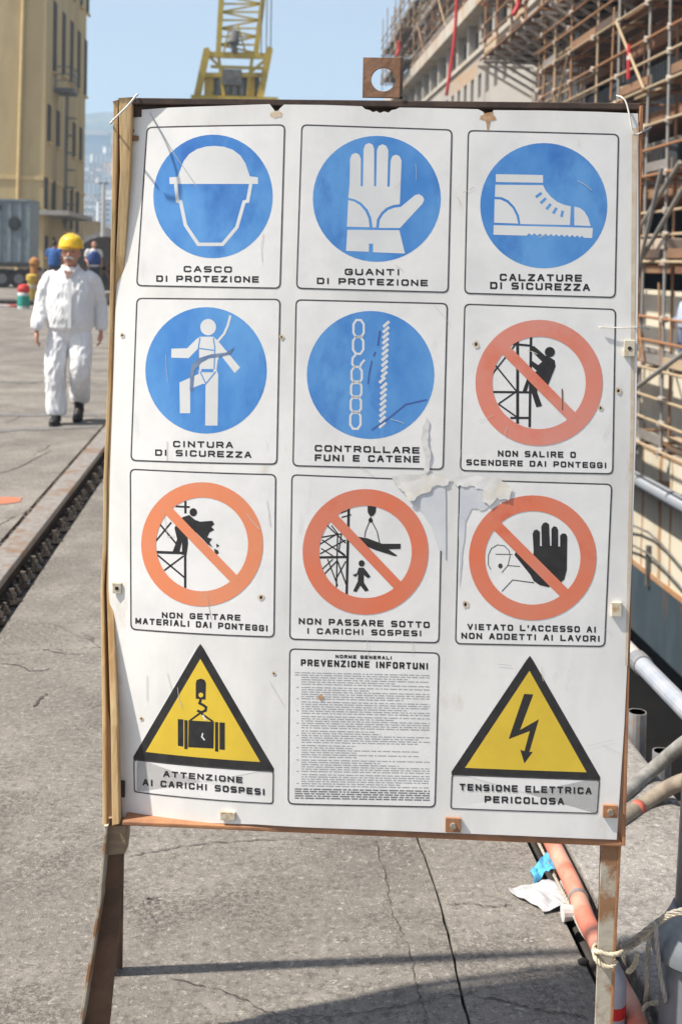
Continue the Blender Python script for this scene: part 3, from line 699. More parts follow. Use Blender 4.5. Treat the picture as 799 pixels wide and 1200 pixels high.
# --- wear: torn film, punched holes, rust runs, one drawn shadow line
tw = mat('dull bare film', (.60, .63, .68), (.70, .72, .74), 12, .6)
M_flap = mat('peeling white film', (.78, .78, .775), (.62, .61, .58), 30, .5, c3=(.70, .66, .58), scale3=14)
def rough(P, amp=1.6, n=4, seed=3):
    rr = random.Random(seed); out = []
    for i, p in enumerate(P):
        q = P[(i + 1) % len(P)]
        for k in range(n):
            t = k / n; j = 0 if k == 0 else amp
            out.append((p[0] + (q[0] - p[0]) * t + rr.uniform(-j, j), p[1] + (q[1] - p[1]) * t + rr.uniform(-j, j)))
    return out
def flap(name, poly, m, lvl, lift, hinge_v=None, seed=1):
    """film that comes away from the sheet: lifts towards its loose lower edge"""
    o = decal(name, [rough(poly, seed=seed)], m, board, lvl); bm = bmesh.new(); bm.from_mesh(o.data)
    zs = [v.co.z for v in bm.verts]; z = min(zs)
    while z < max(zs):
        z += .005; bmesh.ops.bisect_plane(bm, geom=bm.verts[:] + bm.edges[:] + bm.faces[:], plane_co=(0, 0, z), plane_no=(0, 0, 1))
    x = min(v.co.x for v in bm.verts); x1 = max(v.co.x for v in bm.verts)
    while x < x1:
        x += .006; bmesh.ops.bisect_plane(bm, geom=bm.verts[:] + bm.edges[:] + bm.faces[:], plane_co=(x, 0, 0), plane_no=(1, 0, 0))
    zt, zb_ = max(zs), min(zs)
    for v in bm.verts:
        t = (zt - v.co.z) / (zt - zb_); q = Vector((v.co.x * 20, v.co.z * 20, seed))
        v.co.y -= lift * (t ** 1.5) * (.5 + .9 * abs(mnoise.noise(q))) + .0006 * abs(mnoise.noise(q * 2.3))
    bm.to_mesh(o.data); bm.free(); shade_auto(o, 60); return o
decal('torn_film', [rough([(478, 578), (492, 574), (500, 566), (521, 562), (522, 655), (512, 640), (505, 616), (492, 598), (483, 590)], 1.2)], tw, board, 8)
decal('torn_film', [rough([(539, 562), (560, 562), (572, 571), (576, 588), (566, 598), (552, 596), (545, 612), (541, 650), (537, 690)], 1.2)], tw, board, 8)
flap('peeled_film', [(458, 558), (500, 554), (530, 560), (522, 569), (508, 570), (500, 577), (490, 581), (484, 587), (477, 586), (474, 576), (464, 568)], M_flap, 9, .0035, seed=4)
flap('peeled_film', [(528, 560), (552, 556), (585, 560), (600, 572), (596, 586), (582, 583), (574, 592), (566, 588), (566, 574), (550, 569), (536, 570)], M_flap, 9, .003, seed=8)
flap('peeled_film', [(498, 486), (503, 496), (501, 515), (505, 532), (503, 553), (497, 553), (497, 532), (493, 512), (496, 498)], M_flap, 9, .0015, seed=2)
# dirt runs, scuffs, thin scratches and a shadow line over the printed faces
M_gr = mat('grey grime', (.60, .60, .59), (.52, .51, .49), 40, .7); M_br = mat('brown grime', (.56, .48, .38), (.64, .58, .5), 40, .8)
rr_ = random.Random(77)
for q in range(46):
    u, v = rr_.uniform(150, 735), rr_.uniform(140, 970); ln = rr_.uniform(6, 34); an = rr_.choice((R(80 + rr_.uniform(-8, 14)), R(rr_.uniform(0, 180))))
    if 335 < u < 520 and v > 755: continue
    mid = (u + math.cos(an) * ln / 2 + rr_.uniform(-2, 2), v + math.sin(an) * ln / 2)
    e_ = (u + math.cos(an) * ln, v + math.sin(an) * ln)
    if e_[0] > 735 or e_[1] > 968 or e_[0] < 150: continue
    decal('grime_mark', [stroke([(u, v), mid, e_], rr_.uniform(.3, .8))], M_gr if q % 3 else M_br, board, 10)
hm = mat('punched hole', (.02, .016, .014), (.05, .03, .02), 50, .9)
def blot(u, v, rx, ry, m, lvl=8, nm='punched_hole'):
    P = [(u + rx * math.cos(t) * random.uniform(.75, 1.2), v + ry * math.sin(t) * random.uniform(.75, 1.2)) for t in [i * math.pi / 7 for i in range(14)]]
    decal(nm, [P], m, board, lvl)
rs = mat('rust stain', (.42, .22, .10), (.62, .42, .26), 60, .85)
rs2 = mat('pale rust stain', (.62, .50, .36), (.72, .64, .52), 40, .7)
for u, v, a in ((143.5, 393, 1.5), (557.5, 403.5, 2.2), (545, 708, 2.2), (306, 700, 2.0), (321, 789, 1.2), (724, 458, 2.0), (703, 478, 1.6), (166, 842, 1.3), (330, 395, 1.5)):
    blot(u, v, a * 1.9, a * 2.1, rs2, 7, 'rust_stain'); blot(u, v, a * .8, a, hm, 8)
blot(376, 817, 3.6, 3.2, rs, 8, 'rust_stain'); blot(324, 134, 8, 4, rs2, 2, 'rust_stain'); blot(571, 138, 10, 4, rs, 2, 'rust_stain')
decal('rust_stain', [[(566, 133), (578, 131), (574, 142), (571, 156), (569, 142)]], rs, board, 3)
decal('rust_stain', [[(740, 150), (746, 150), (742, 500), (735, 780), (732, 780), (738, 500)]], rs2, board, 2)
decal('scratch_and_shadow', [stroke([(176, 132), (203, 178), (231, 219)], .8)], M_grey, board, 7)  # grey line draws a thin diagonal shadow onto the sheet

# --- frame
M_rust = mat('rusty painted steel', (.33, .17, .085), (.20, .095, .05), 22, .8, .1, c3=(.42, .36, .27), scale3=6, lo3=.5, hi3=.62, bump=.0015, bscale=80)
M_rustbar = mat('bright rust', (.40, .19, .09), (.27, .13, .07), 18, .85, bump=.001, bscale=80)
M_darkbar = mat('dark weathered steel', (.045, .03, .024), (.09, .055, .04), 20, .75, bump=.001)
M_wood = mat('weathered tan wood', (.60, .42, .21), (.42, .25, .11), 9, .85, stretch=(6, 6, .6), c3=(.66, .51, .29), scale3=5, lo3=.5, hi3=.7, bump=.0012, bscale=30)
M_leg = mat('flaking cream leg paint', (.46, .42, .34), (.30, .16, .08), 11, .8, lo=.46, hi=.56, c3=(.10, .06, .04), scale3=6, lo3=.6, hi3=.68, bump=.0015, bscale=60)
M_legd = mat('rusted leg with shade', (.10, .062, .042), (.17, .10, .062), 14, .85, bump=.002, bscale=60)  # rust brown, darkened to carry the shade on the left leg
FY = .058                       # frame plane behind the bowed sheet
a = SP(152, 116, .02); b = SP(750, 124, .02)
MB().beam((a.x, .056, a.z - .002), (b.x, .036, b.z - .002), .044, .013).build('top_rail', M_darkbar, board, bevel=.002)
a2 = SP(152, 124, .03); b2 = SP(750, 131, .03)
MB().beam((a.x, .052, a2.z - .006), (b.x, .052, b2.z - .006), .012, .028).build('top_rail_flange', M_darkbar, board)
a = SP(143, 963, .0); b = SP(729, 988, .0)
MB().beam((a.x, .03, a.z - .006), (b.x, .03, b.z - .006), .05, .008).build('bottom_rail', M_rustbar, board, bevel=.002)
a = SP(751, 124, .01); b = SP(730, 990, .01)
MB().beam((a.x, .03, a.z), (b.x, .03, b.z), .006, .05, up=Vector((0, 1, 0))).build('side_rail', M_rustbar, board, bevel=.001)
def strip(pL, pR, y0, y1, name, m, par=board, bev=.002, wob=.0):
    """vertical board between two pixel lines (lists of same length)"""
    ya = y0 if isinstance(y0, list) else [y0] * len(pL)
    mb = MB(); Lp = [SP(*p, y) for p, y in zip(pL, ya)]; Rp = [SP(*p, y) for p, y in zip(pR, ya)]
    for i in range(len(Lp)):
        yb = y1 if not isinstance(y0, list) else ya[i] + y1
        mb.v += [(Lp[i].x, ya[i], Lp[i].z), (Rp[i].x, ya[i], Rp[i].z), (Rp[i].x, yb, Rp[i].z), (Lp[i].x, yb, Lp[i].z)]
    for i in range(len(Lp) - 1):
        for j in range(4):
            q = (j + 1) % 4; mb.f.append((i * 4 + j, i * 4 + q, i * 4 + 4 + q, i * 4 + 4 + j))
    n = len(Lp); mb.f += [(0, 1, 2, 3), (n * 4 - 4, n * 4 - 3, n * 4 - 2, n * 4 - 1)]
    return mb.build(name, m, par, bevel=bev)
# left edge: channel with two pale wooden laths and a darker web between them
strip([(133, 119), (130.5, 250), (129, 340), (126, 450), (121.5, 560), (120.5, 640), (118, 690), (120, 850), (120.5, 968)], [(139, 117), (136, 250), (134, 340), (131, 450), (126, 560), (125, 640), (122, 690), (124.5, 850), (125, 968)], [.036, .042, .055, .066, .068, .068, .062, .03, .012], .022, 'wooden_lath', M_wood)
strip([(139.5, 115), (141, 200), (136, 300), (133.5, 350), (131, 450), (126.5, 560), (125.5, 640), (125, 690), (130, 850), (131.5, 968)], [(156, 114), (153, 200), (147, 300), (143, 350), (139, 450), (134, 560), (133, 640), (133, 690), (138, 850), (140, 966)], [.034, .036, .050, .062, .068, .070, .070, .064, .022, .008], .022, 'wooden_lath', M_wood)
strip([(134, 122), (130, 400), (122, 600), (121, 690), (122, 800), (122, 968)], [(154, 122), (143, 400), (134, 600), (134, 690), (138, 800), (143, 966)], [.045, .078, .08, .078, .06, .045], .012, 'side_channel', mat('brown stained wood', (.26, .15, .075), (.18, .10, .055), 8, .85, stretch=(5, 5, .5)))
# front legs
def leg_pts(px, y0):
    return [SP(u, v, y0) for u, v in px]
def sheet_leg(pL, pR, y0, th, fl, name, m, side, m2=None):
    o = strip(pL, pR, y0, y0 + th, name, m, bev=.001)
    n2 = strip([(u, v) for u, v in (pR if side > 0 else pL)], [(u + 3.5, v) for u, v in (pR if side > 0 else pL)], y0 - .001, y0 + fl, 'leg_flange', m2 or m, par=o, bev=.001)
    return o
sheet_leg([(704, 991), (700, 1110), (694, 1272)], [(724, 991), (718, 1110), (712, 1272)], .012, .005, .045, 'leg', M_leg, 1, M_rustbar)
lg = strip([(126, 968), (118, 1060), (98, 1190), (84, 1268)], [(147, 968), (142, 1060), (130, 1190), (120, 1268)], .040, .045, 'leg', M_legd, bev=.001)
strip([(122.5, 968), (114.5, 1060), (94, 1190), (79, 1268)], [(126, 968), (118, 1060), (98, 1190), (84, 1268)], .005, .0455, 'leg_flange', M_leg, par=lg, bev=.001)
MB().box(0, .07, .0, .06, .0, .012, Matrix.Translation((SP(84, 1262, .02).x - .01, -.01, 0))).build('foot_plate', M_legd, lg)
# tape wound round the head of the left leg
strip([(124, 967), (123, 985), (122, 1003)], [(150, 967), (149, 985), (147, 1001)], .022, .052, 'tape_wrap', mat('tan parcel tape', (.25, .185, .12), (.18, .125, .08), 14, .5, stretch=(1, 1, 5), bump=.001), par=lg, bev=.003)
# rear struts run from the foot behind the board up to its head
def local(P): return SMI @ P
fl_ = local(on_z(128, 1141, 0)); fr_ = local(on_z(704, 1160, 0))
tl_ = SP(140, 160, .09); tr_ = SP(733, 170, .09)
for f_, t_ in ((fl_, tl_), (fr_, tr_)):
    st_ = MB().beam((f_.x, f_.y, 0), (t_.x, .09, t_.z), .024, .006, up=Vector((1, 0, 0))).build('rear_strut', M_legd, board)
    MB().beam((f_.x + .009, f_.y + .018, .003), (t_.x + .009, .108, t_.z), .006, .034, up=Vector((1, 0, 0))).build('strut_flange', M_legd, st_)
    zc = .30; tt = zc / t_.z; yy = f_.y + (.09 - f_.y) * tt; xx = f_.x + (t_.x - f_.x) * tt
MB().beam((tl_.x, .10, 1.30), (tr_.x, .10, 1.31), .005, .035).build('rear_cross_bar', M_legd, board)
# lifting lug on the top rail
cP = SP(448.5, 90, .03); hw = abs(SP(472, 90, .03).x - SP(425, 90, .03).x) / 2
zt = SP(448, 67.5, .03).z; zb = SP(448, 114, .03).z; cr = hw * .60
hx, hz = SP(449, 95, .03).x, SP(449, 93, .03).z
def lug(y0, y1):
    mb = MB(); n = 32; sq = []; ci = []
    for i in range(n):
        t = 2 * math.pi * i / n + math.pi / 4; c, s_ = math.cos(t), math.sin(t); k = 1 / max(abs(c), abs(s_))
        X = cP.x + c * k * hw; Z = (zt + zb) / 2 + s_ * k * (zt - zb) / 2
        sq.append((X, Z)); ci.append((hx + c * cr, hz + s_ * cr))
    for y in (y0, y1): mb.v += [(p[0], y, p[1]) for p in sq] + [(p[0], y, p[1]) for p in ci]
    for i in range(n):
        j = (i + 1) % n
        mb.f += [(i, j, n + j, n + i), (2 * n + i, 3 * n + i, 3 * n + j, 2 * n + j), (i, 2 * n + i, 2 * n + j, j), (n + i, n + j, 3 * n + j, 3 * n + i)]
    return mb
M_lug = mat('rusted plate', (.24, .13, .075), (.33, .19, .12), 14, .85, c3=(.15, .08, .05), scale3=8, bump=.002, bscale=60)
lug(.03, .042).build('lifting_lug', M_lug, board)
MB().box(cP.x + hw - .006, cP.x + hw, .02, .05, zb, zt - .001).build('lug_edge', M_darkbar, board)
# square plates that clamp the sheet to the frame
M_sq = mat('cream painted plate', (.62, .57, .45), (.45, .30, .16), 60, .7, lo=.5, hi=.62)
for u, v, w_, h_, m, hole in ((530.5, 965.5, 18, 17, M_rustbar, False), (714, 949.5, 17, 15, M_rustbar, False), (736.5, 408, 13, 19, M_sq, True), (721.5, 713.5, 12, 17, M_sq, False), (138, 688.5, 11, 13, M_sq, True), (267.5, 955, 18, 10, M_sq, False), (143, 923.5, 9, 20, M_darkbar, False), (158, 162, 10, 6, M_rust, False)):
    p = S(u, v); y = bow(p[0]); W_ = w_ / 598 * 1.0 / 2; H_ = h_ / 598 / 2
    pl = MB().box(p[0] - W_, p[0] + W_, y - .0065, y - .0005, p[1] - H_, p[1] + H_).build('clamp_plate', m, board, bevel=.0012)
    if hole:
        MB().tube([(p[0], y - .0072, p[1]), (p[0], y - .006, p[1])], .004, 10).build('bolt_hole', hm, pl)
    elif m is M_rustbar:
        MB().tube([(p[0], y - .012, p[1]), (p[0], y - .0064, p[1])], .0062, 6).build('bolt_head', mat('galvanised bolt', (.42, .40, .36), (.3, .26, .2), 40, .5, .5), pl)
blot(155, 152, 2.5, 4, hm, 3)

# --- strings and rope tied to the frame
M_str = mat('white string', (.72, .70, .66), (.55, .52, .46), 60, .9)
M_rope = mat('grey hemp rope', (.42, .38, .32), (.28, .25, .21), 120, .95, bump=.001)
M_ropeb = mat('pale rope', (.60, .53, .40), (.42, .35, .25), 120, .95, bump=.001)
def W_(u, v, y): return SM @ SP(u, v, y)
tag(MB().tube(curve_pts([W_(132, 142, .004), W_(140, 134, -.004), W_(150, 124, .0), W_(159, 113, .02), W_(161, 111, .06), W_(150, 122, .075), W_(131, 143, .05), W_(131.5, 143, .01)], 5), .0022, 6).build('string', M_str, smooth=True), 'white string tied round the top left corner of the notice board', 'string')
tag(MB().tube(curve_pts([W_(722, 112, .03), W_(728, 114, .01), W_(733, 120, .004), W_(737, 135, -.002), W_(740, 152, -.003), W_(744, 158, -.003), W_(753, 154, .01), W_(762, 149, .05)], 5), .0017, 6).build('string', M_str, smooth=True), 'thin white string hanging over the top right corner of the board', 'string')
tag(MB().tube(curve_pts([W_(701, 383.5, -.003), W_(720, 384, -.0035), W_(738, 384, -.003), W_(752, 384, .02), W_(760, 386, .06)], 5), .0012, 6).build('string', M_str, smooth=True), 'faint white string across the right margin of the board at mid height', 'string')

# ================================================================ CLUTTER BY THE RIGHT LEG
def G(u, v, z=0.0): return on_z(u, v, z)
M_hose = mat('orange pink rubber hose', (.62, .20, .13), (.50, .15, .10), 14, .55, c3=(.55, .30, .22), scale3=6, bump=.0008)
hp = [G(597, 905, .03), G(615, 935, .03), G(640, 975, .03), G(655, 1005, .03), G(672, 1040, .032), (G(688, 1082, .035)), G(703, 1110, .035), G(722, 1150, .03), G(738, 1180, .03), G(752, 1215, .03), G(775, 1260, .03)]
hose = tag(MB().tube(curve_pts(hp, 6), .0228, 16).build('hose', M_hose, smooth=True), 'thick orange pink hose lying along the quay behind the board leg', 'hose')
hc = [Vector(p) for p in curve_pts(hp, 6)]
def clampring(i, r=.0255):
    c = hc[i]; d = (hc[i + 1] - hc[i - 1]).normalized()
    return MB().tube([c - d * .006, c + d * .006], r, 16)
clampring(26).build('hose_clamp', mat('dull zinc', (.45, .45, .44), (.3, .29, .27), 50, .4, .7), hose)
tag(twist(curve_pts([G(610, 950, .012), G(632, 990, .012), (G(645, 1018, .012)), G(664, 1055, .03), G(680, 1090, .012), G(697, 1113, .012), G(712, 1130, .012)], 6), .0045).build('rope', M_rope, smooth=True), 'thin grey rope running beside the orange hose', 'rope')
M_hg = mat('grey dusty hose', (.17, .165, .155), (.26, .25, .23), 20, .7, c3=(.34, .33, .31), scale3=5, bump=.0008)
tag(MB().tube(curve_pts([G(690, 955, .03), G(728, 934, .03), G(757, 908, .04), G(785, 884, .12), G(806, 868, .22), G(840, 850, .35), G(900, 820, .6)], 8), .021, 12).build('hose', M_hg, smooth=True), 'upper of two grey hoses crossing the quay edge', 'hose', 'grey hoses over the quay edge')
h2 = [G(690, 984, .03), G(728, 960, .03), G(752, 944, .03), G(778, 926, .06), G(803, 915, .12), G(860, 900, .2), G(920, 880, .35)]
ho2 = tag(MB().tube(curve_pts(h2, 8), .023, 12).build('hose', mat('brown grey hose', (.20, .165, .13), (.30, .25, .19), 20, .7), smooth=True), 'lower of two hoses crossing the quay edge with a red mark', 'hose', 'grey hoses over the quay edge')
hh = curve_pts(h2, 8); MB().tube([hh[13], hh[14], hh[15]], .0235, 12).build('red_mark', mat('red tape', (.5, .12, .08), None, 30), ho2, smooth=True)
# dark cables in the slot
for k, (du, r, m) in enumerate(((0, .014, M_dark), (9, .011, M_rustdark), (18, .009, mat('blue cable', (.05, .11, .2), None, 20, .6)))):
    pts = [(x + .84 + du * .0028, y, -.055 + .006 * k) for x, y in ((0, 1.2), (.005, 1.9), (-.008, 2.4), (.006, 2.9), (-.004, 3.4), (.004, 4.2), (0, 5.5), (.0, 9))]
    tag(MB().tube(curve_pts(pts, 6), r, 8).build('cable', m, smooth=True), ('thick black cable lying in the slot beside the orange hose', 'dark brown cable in the slot along the quay edge', 'thin blue cable in the slot against the quay edge')[k], 'cable')
# crumpled paper and plastic
def crumple(poly, z0, amp, m, name, lab, cat, nsub=14, folds=3.0, th=.0015):
    P = [G(u, v, z0) for u, v in poly]
    bm = bmesh.new(); A, B, C_, D = P
    grid = []
    for i in range(nsub + 1):
        rw = []
        for j in range(nsub + 1):
            s, t = i / nsub, j / nsub
            p = (A * (1 - s) + B * s) * (1 - t) + (D * (1 - s) + C_ * s) * t
            q = Vector((p.x * 18 * folds / 3, p.y * 14 * folds / 3, (len(name) * 3 + len(lab)) % 7))
            from mathutils import noise as mn
            p = p + Vector((mn.noise(q * 1.3) * .012, mn.noise(q * 1.3 + Vector((5, 5, 5))) * .012, 0))
            p.z = z0 + abs(mn.noise(q)) * amp + abs(mn.noise(q * 2.7)) * amp * .4
            rw.append(bm.verts.new(p))
        grid.append(rw)
    for i in range(nsub):
        for j in range(nsub): bm.faces.new((grid[i][j], grid[i + 1][j], grid[i + 1][j + 1], grid[i][j + 1]))
    g = bmesh.ops.extrude_face_region(bm, geom=bm.faces[:])
    for e in g['geom']:
        if isinstance(e, bmesh.types.BMVert): e.co.z += th
    bmesh.ops.recalc_face_normals(bm, faces=bm.faces[:])
    me = bpy.data.meshes.new(name); bm.to_mesh(me); bm.free()
    return tag(link_mesh(name, me, m), lab, cat)
M_paper = mat('dirty white paper', (.48, .48, .49), (.36, .36, .37), 14, .8)
crumple([(595, 1043), (662, 1034), (692, 1063), (636, 1070)], .004, .022, M_paper, 'paper_sheet', 'crumpled white paper sheet on the ground left of the orange hose', 'paper', folds=2.6)
crumple([(622, 1020), (640, 1006), (656, 1022), (624, 1038)], .004, .05, mat('blue plastic', (.10, .42, .68), (.06, .30, .55), 30, .35), 'plastic_bag', 'small crumpled light blue plastic bag behind the white paper', 'bag')
crumple([(742, 1112), (758, 1108), (757, 1142), (742, 1145)], .004, .04, mat('dark blue plastic', (.05, .14, .32), (.04, .1, .24), 30, .35), 'plastic_bag', 'dark blue plastic scrap behind the ropes', 'bag')
crumple([(686, 1098), (697, 1094), (706, 1122), (692, 1125)], .004, .03, M_paper, 'paper_scrap', 'small white paper scrap by the roped leg', 'paper')
# white plastic cup lying near the paper
cp = G(664, 1080, .0)
cup = MB().tube([cp + Vector((-.012, .0, .022)), cp + Vector((.006, .0, .022)), cp + Vector((.034, .0, .022))], [.021, .018, .014], 14)
tag(cup.build('plastic_cup', mat('cloudy plastic', (.62, .61, .60), (.5, .49, .48), 30, .4), smooth=False), 'small cloudy plastic cup lying below the white paper', 'cup')
stn = G(683, 1130, 0)
tag(MB().ell((stn.x, stn.y, .006), (.014, .010, .008), 9, 6).build('stone', M_dark), 'dark lump of grime on the ground beside the roped leg', 'stone')
# bottle with red label
bp = G(716, 1212, 0)
bt = thing('bottle', (bp.x, bp.y, 0), 'plastic bottle with a red label standing behind the board leg', 'bottle')
M_btl = mat('milky bottle plastic', (.36, .39, .46), (.42, .45, .52), 30, .3)
MB().rings([(0, 0, 0, .024, .024), (0, 0, .01, .028, .028), (0, 0, .115, .028, .028), (0, 0, .135, .020, .020), (0, 0, .15, .011, .011), (0, 0, .16, .011, .011)], 16).build('bottle_body', M_btl, bt, smooth=True)
MB().rings([(0, 0, .045, .0285, .0285), (0, 0, .07, .0285, .0285)], 16).build('bottle_label', mat('red label', (.55, .02, .02), None, 20), bt)
MB().rings([(0, 0, .1595, .013, .013), (0, 0, .175, .013, .013)], 12).build('bottle_cap', mat('dark cap', (.04, .04, .05), None, 20, .4), bt)
# grey steel bollard with the leaning tube post
M_gm = mat('grey blue painted steel', (.17, .19, .215), (.23, .25, .27), 6, .45, .3, c3=(.10, .105, .11), scale3=4, bump=.0008)
pb = G(812, 1230, 0)
bol = thing('bollard', (pb.x, pb.y, 0), 'round grey steel bollard with a flared rim carrying a leaning grey tube', 'bollard')
rr = .090
prof = [(rr * .86, 0), (rr * .86, .02), (rr * .80, .04), (rr * .78, .19), (rr * .9, .2), (rr * 1.0, .205), (rr * 1.0, .218), (rr * .86, .245), (rr * .62, .285), (rr * .55, .30)]
MB().rings([(0, 0, h_, a_, a_) for a_, h_ in prof], 28).build('bollard_body', M_gm, bol, smooth=False, bevel=0)
shade_auto(bol.children[0], 35)
MB().tube([(0, 0, .29), (.012, 0, .7), (.045, .02, 1.35)], .045, 20).build('tube_post', M_gm, bol, smooth=True)
# ropes from the leg to the bollard
def L3(u, v, y): return SM @ SP(u, v, y)
zb_ = .26
tag(twist(curve_pts([L3(697, 1118, .02), L3(699, 1115, -.006), L3(712, 1119, -.008), L3(724, 1118, -.002), L3(729, 1115, .02), L3(728, 1111, .05), L3(705, 1108, .06), L3(696, 1110, .03), L3(698, 1124, -.004), L3(706, 1132, -.009), L3(716, 1133, -.008), L3(722, 1126, .0)], 6), .0052).build('rope', M_ropeb, smooth=True), 'pale rope wound twice round the right leg of the board', 'rope')
def dep(u, v, d):
    r_ = ray(u, v); return CAM + r_ * d
for k, (dy, m, lab) in enumerate(((0, M_rope, 'upper grey rope strand from the board leg to the bollard'), (5, M_rope, 'middle grey rope strand from the board leg to the bollard'), (9, M_ropeb, 'lower pale rope strand from the board leg to the bollard'))):
    pts = [L3(726, 1108 + dy * .9, .02), dep(742, 1100 + dy, 2.43), dep(758, 1088 + dy * .8, 2.42), dep(774, 1076 + dy * .5, 2.40), dep(790, 1068 + dy * .4, 2.36), dep(812, 1066 + dy * .5, 2.34), dep(835, 1075, 2.40)]
    tag(twist(curve_pts(pts, 6), .0045 if k < 2 else .004).build('rope', m, smooth=True), lab, 'rope', 'rope strands tied to the bollard')
for pts, m, lab in (
    ([dep(765, 1082, 2.42), dep(760, 1105, 2.42), dep(757, 1130, 2.43), dep(758, 1155, 2.44), G(756, 1180, .01), G(762, 1200, .008)], M_rope, 'grey rope tail hanging left beside the bollard'),
    ([dep(768, 1080, 2.40), dep(769, 1105, 2.40), dep(773, 1140, 2.41), dep(779, 1170, 2.42), G(786, 1200, .01), G(790, 1225, .01)], mat('flat grey webbing', (.40, .38, .35), (.30, .28, .26), 90, .9), 'grey webbing tail hanging down the front of the bollard'),
    ([dep(746, 1117, 2.42), dep(744, 1128, 2.42), dep(739, 1136, 2.43), dep(735, 1139, 2.44)], M_ropeb, 'short pale rope end hanging from the tied strands'),
    ([G(744, 1210, .02), G(750, 1195, .04), G(757, 1178, .05), G(768, 1176, .06), G(785, 1180, .05), G(805, 1184, .04), G(830, 1190, .03)], M_ropeb, 'pale rope crossing low past the foot of the bollard')):
    tag(twist(curve_pts(pts, 6), .0055).build('rope', m, smooth=True), lab, 'rope')
# posts and service pipe on the outside of the quay edge
M_galv = mat('weathered galvanised tube', (.36, .36, .36), (.27, .27, .28), 9, .5, .4, c3=(.30, .2, .14), scale3=5)
for i, (u, v, r) in enumerate(((746, 834, .032), (775, 880, .030))):
    P = on_x(u, v, QE + .045 + .01 * i)
    t = thing('tube_post', (P.x, P.y, -.9), ('farther short grey tube post standing outside the quay edge', 'nearer short grey tube post standing outside the quay edge beside the hoses')[i], 'post', 'tube posts outside the quay edge')
    mb = MB(); n = 16; h_ = P.z + .9
    for rr_, z0, z1 in ((r, 0, h_),):
        mb.tube([(0, 0, z0), (0, 0, z1)], rr_, n, cap=False); mb.tube([(0, 0, z1), (0, 0, z1 - .15)], rr_ - .004, n)
        for j in range(n): q = (j + 1) % n; mb.f.append((n + j, n + q, 2 * n + q, 2 * n + j))
    mb.build('tube', M_galv, t)
    MB().box(-.045, .0, -.05, .05, .45, .56).build('wall_bracket', M_rustdark, t)
pz = .0; XP = 1.60
pA = on_x(737, 764, XP); zP = pA.z
pipe = thing('service_pipe', (XP, 0, zP), 'long pale service pipe running along the outside of the quay edge', 'pipe')
MB().tube([(0, 3.2, 0), (0, 5.2, 0)], .036, 16).build('pipe_run', mat('grey blue pipe paint', (.30, .33, .38), (.40, .40, .42), 8, .4), pipe, smooth=False)
MB().tube([(0, 4.62, 0), (0, 4.70, 0)], .042, 16).build('pipe_coupling', M_galv, pipe)
MB().tube([(0, 4.66, 0), (0, 40, 0)], .0361, 16).build('pipe_run', mat('pale pinkish pipe paint', (.56, .50, .47), (.45, .38, .33), 6, .5, c3=(.62, .6, .6), scale3=3), pipe, smooth=False)
for s_ in (3.5, 6.6, 9, 12, 15): MB().box(-.34, .0, s_ - .02, s_ + .02, -.06, -.038).build('pipe_bracket', M_rustdark, pipe)

# ================================================================ PEOPLE
def remesh(mb, name, m, parent, vox=.009, smooth_it=3, disp=0, dscale=.08, stretch=None, seed=0, dec=None):
    me = bpy.data.meshes.new(name); me.from_pydata(mb.v, [], mb.f)
    bm = bmesh.new(); bm.from_mesh(me); bmesh.ops.recalc_face_normals(bm, faces=bm.faces[:]); bm.to_mesh(me); bm.free()
    tmp = bpy.data.objects.new('tmp', me); col.objects.link(tmp)
    r_ = tmp.modifiers.new('r', 'REMESH'); r_.mode = 'VOXEL'; r_.voxel_size = vox; r_.use_smooth_shade = True
    s_ = tmp.modifiers.new('s', 'SMOOTH'); s_.iterations = smooth_it; s_.factor = .6
    dg = bpy.context.evaluated_depsgraph_get()
    out = bpy.data.meshes.new_from_object(tmp.evaluated_get(dg)); out.name = name
    bpy.data.objects.remove(tmp); bpy.data.meshes.remove(me)
    if disp:
        from mathutils import noise as mn
        nn = [v.normal.copy() for v in out.vertices]
        st_ = stretch or (1, 1, 1)
        for v, n_ in zip(out.vertices, nn):
            q = Vector((v.co.x * st_[0], v.co.y * st_[1], v.co.z * st_[2])) / dscale + Vector((seed, seed, seed))
            h_ = 1 - abs(mn.noise(q)) * 2.2
            h2_ = mn.noise(q * .45) * .5
            v.co = v.co + n_ * (disp * (h_ * .6 + h2_ * .9))
    return link_mesh(name, out, m, parent, smooth=True)

def limb(mb, pts, rad, n=14, ry=None): mb.tube(curve_pts(pts, 4), interp(rad, 4), n, ry=interp(ry, 4) if ry else None)
def interp(r, n):
    o = []
    for i in range(len(r) - 1):
        for k in range(n): o.append(r[i] + (r[i + 1] - r[i]) * k / n)
    return o + [r[-1]]
def hand_mesh(mb, wrist, side, curl=.5, fwd_=-1):
    """relaxed hand hanging down from the wrist: palm, four fingers, thumb in front"""
    wx, wy, wz = wrist
    mb.tube([(wx, wy, wz + .02), (wx, wy - .002, wz - .03), (wx, wy - .006, wz - .075), (wx, wy - .010, wz - .092)], [.018, .020, .021, .016], 12, ry=[.024, .036, .040, .036])
    for k in range(4):
        oy = -.030 + k * .0195; ln = (.066, .076, .071, .056)[k]
        a_ = Vector((wx, wy + oy - .006, wz - .085)); inn = -side
        p1 = a_ + Vector((inn * .004, -.003, -ln * .42)); p2 = p1 + Vector((inn * .016 * curl * 2, -.002, -ln * .34)); p3 = p2 + Vector((inn * .018 * curl * 2, 0, -ln * .16))
        mb.tube([a_ + Vector((0, 0, .02)), a_, p1, p2, p3], [.009, .0092, .0088, .0082, .0062], 8)
    t0 = Vector((wx, wy - .030, wz - .028)); mb.tube([t0, t0 + Vector((-side * .008, -.020, -.026)), t0 + Vector((-side * .016, -.026, -.054)), t0 + Vector((-side * .020, -.024, -.072))], [.012, .0115, .0102, .0078], 8)

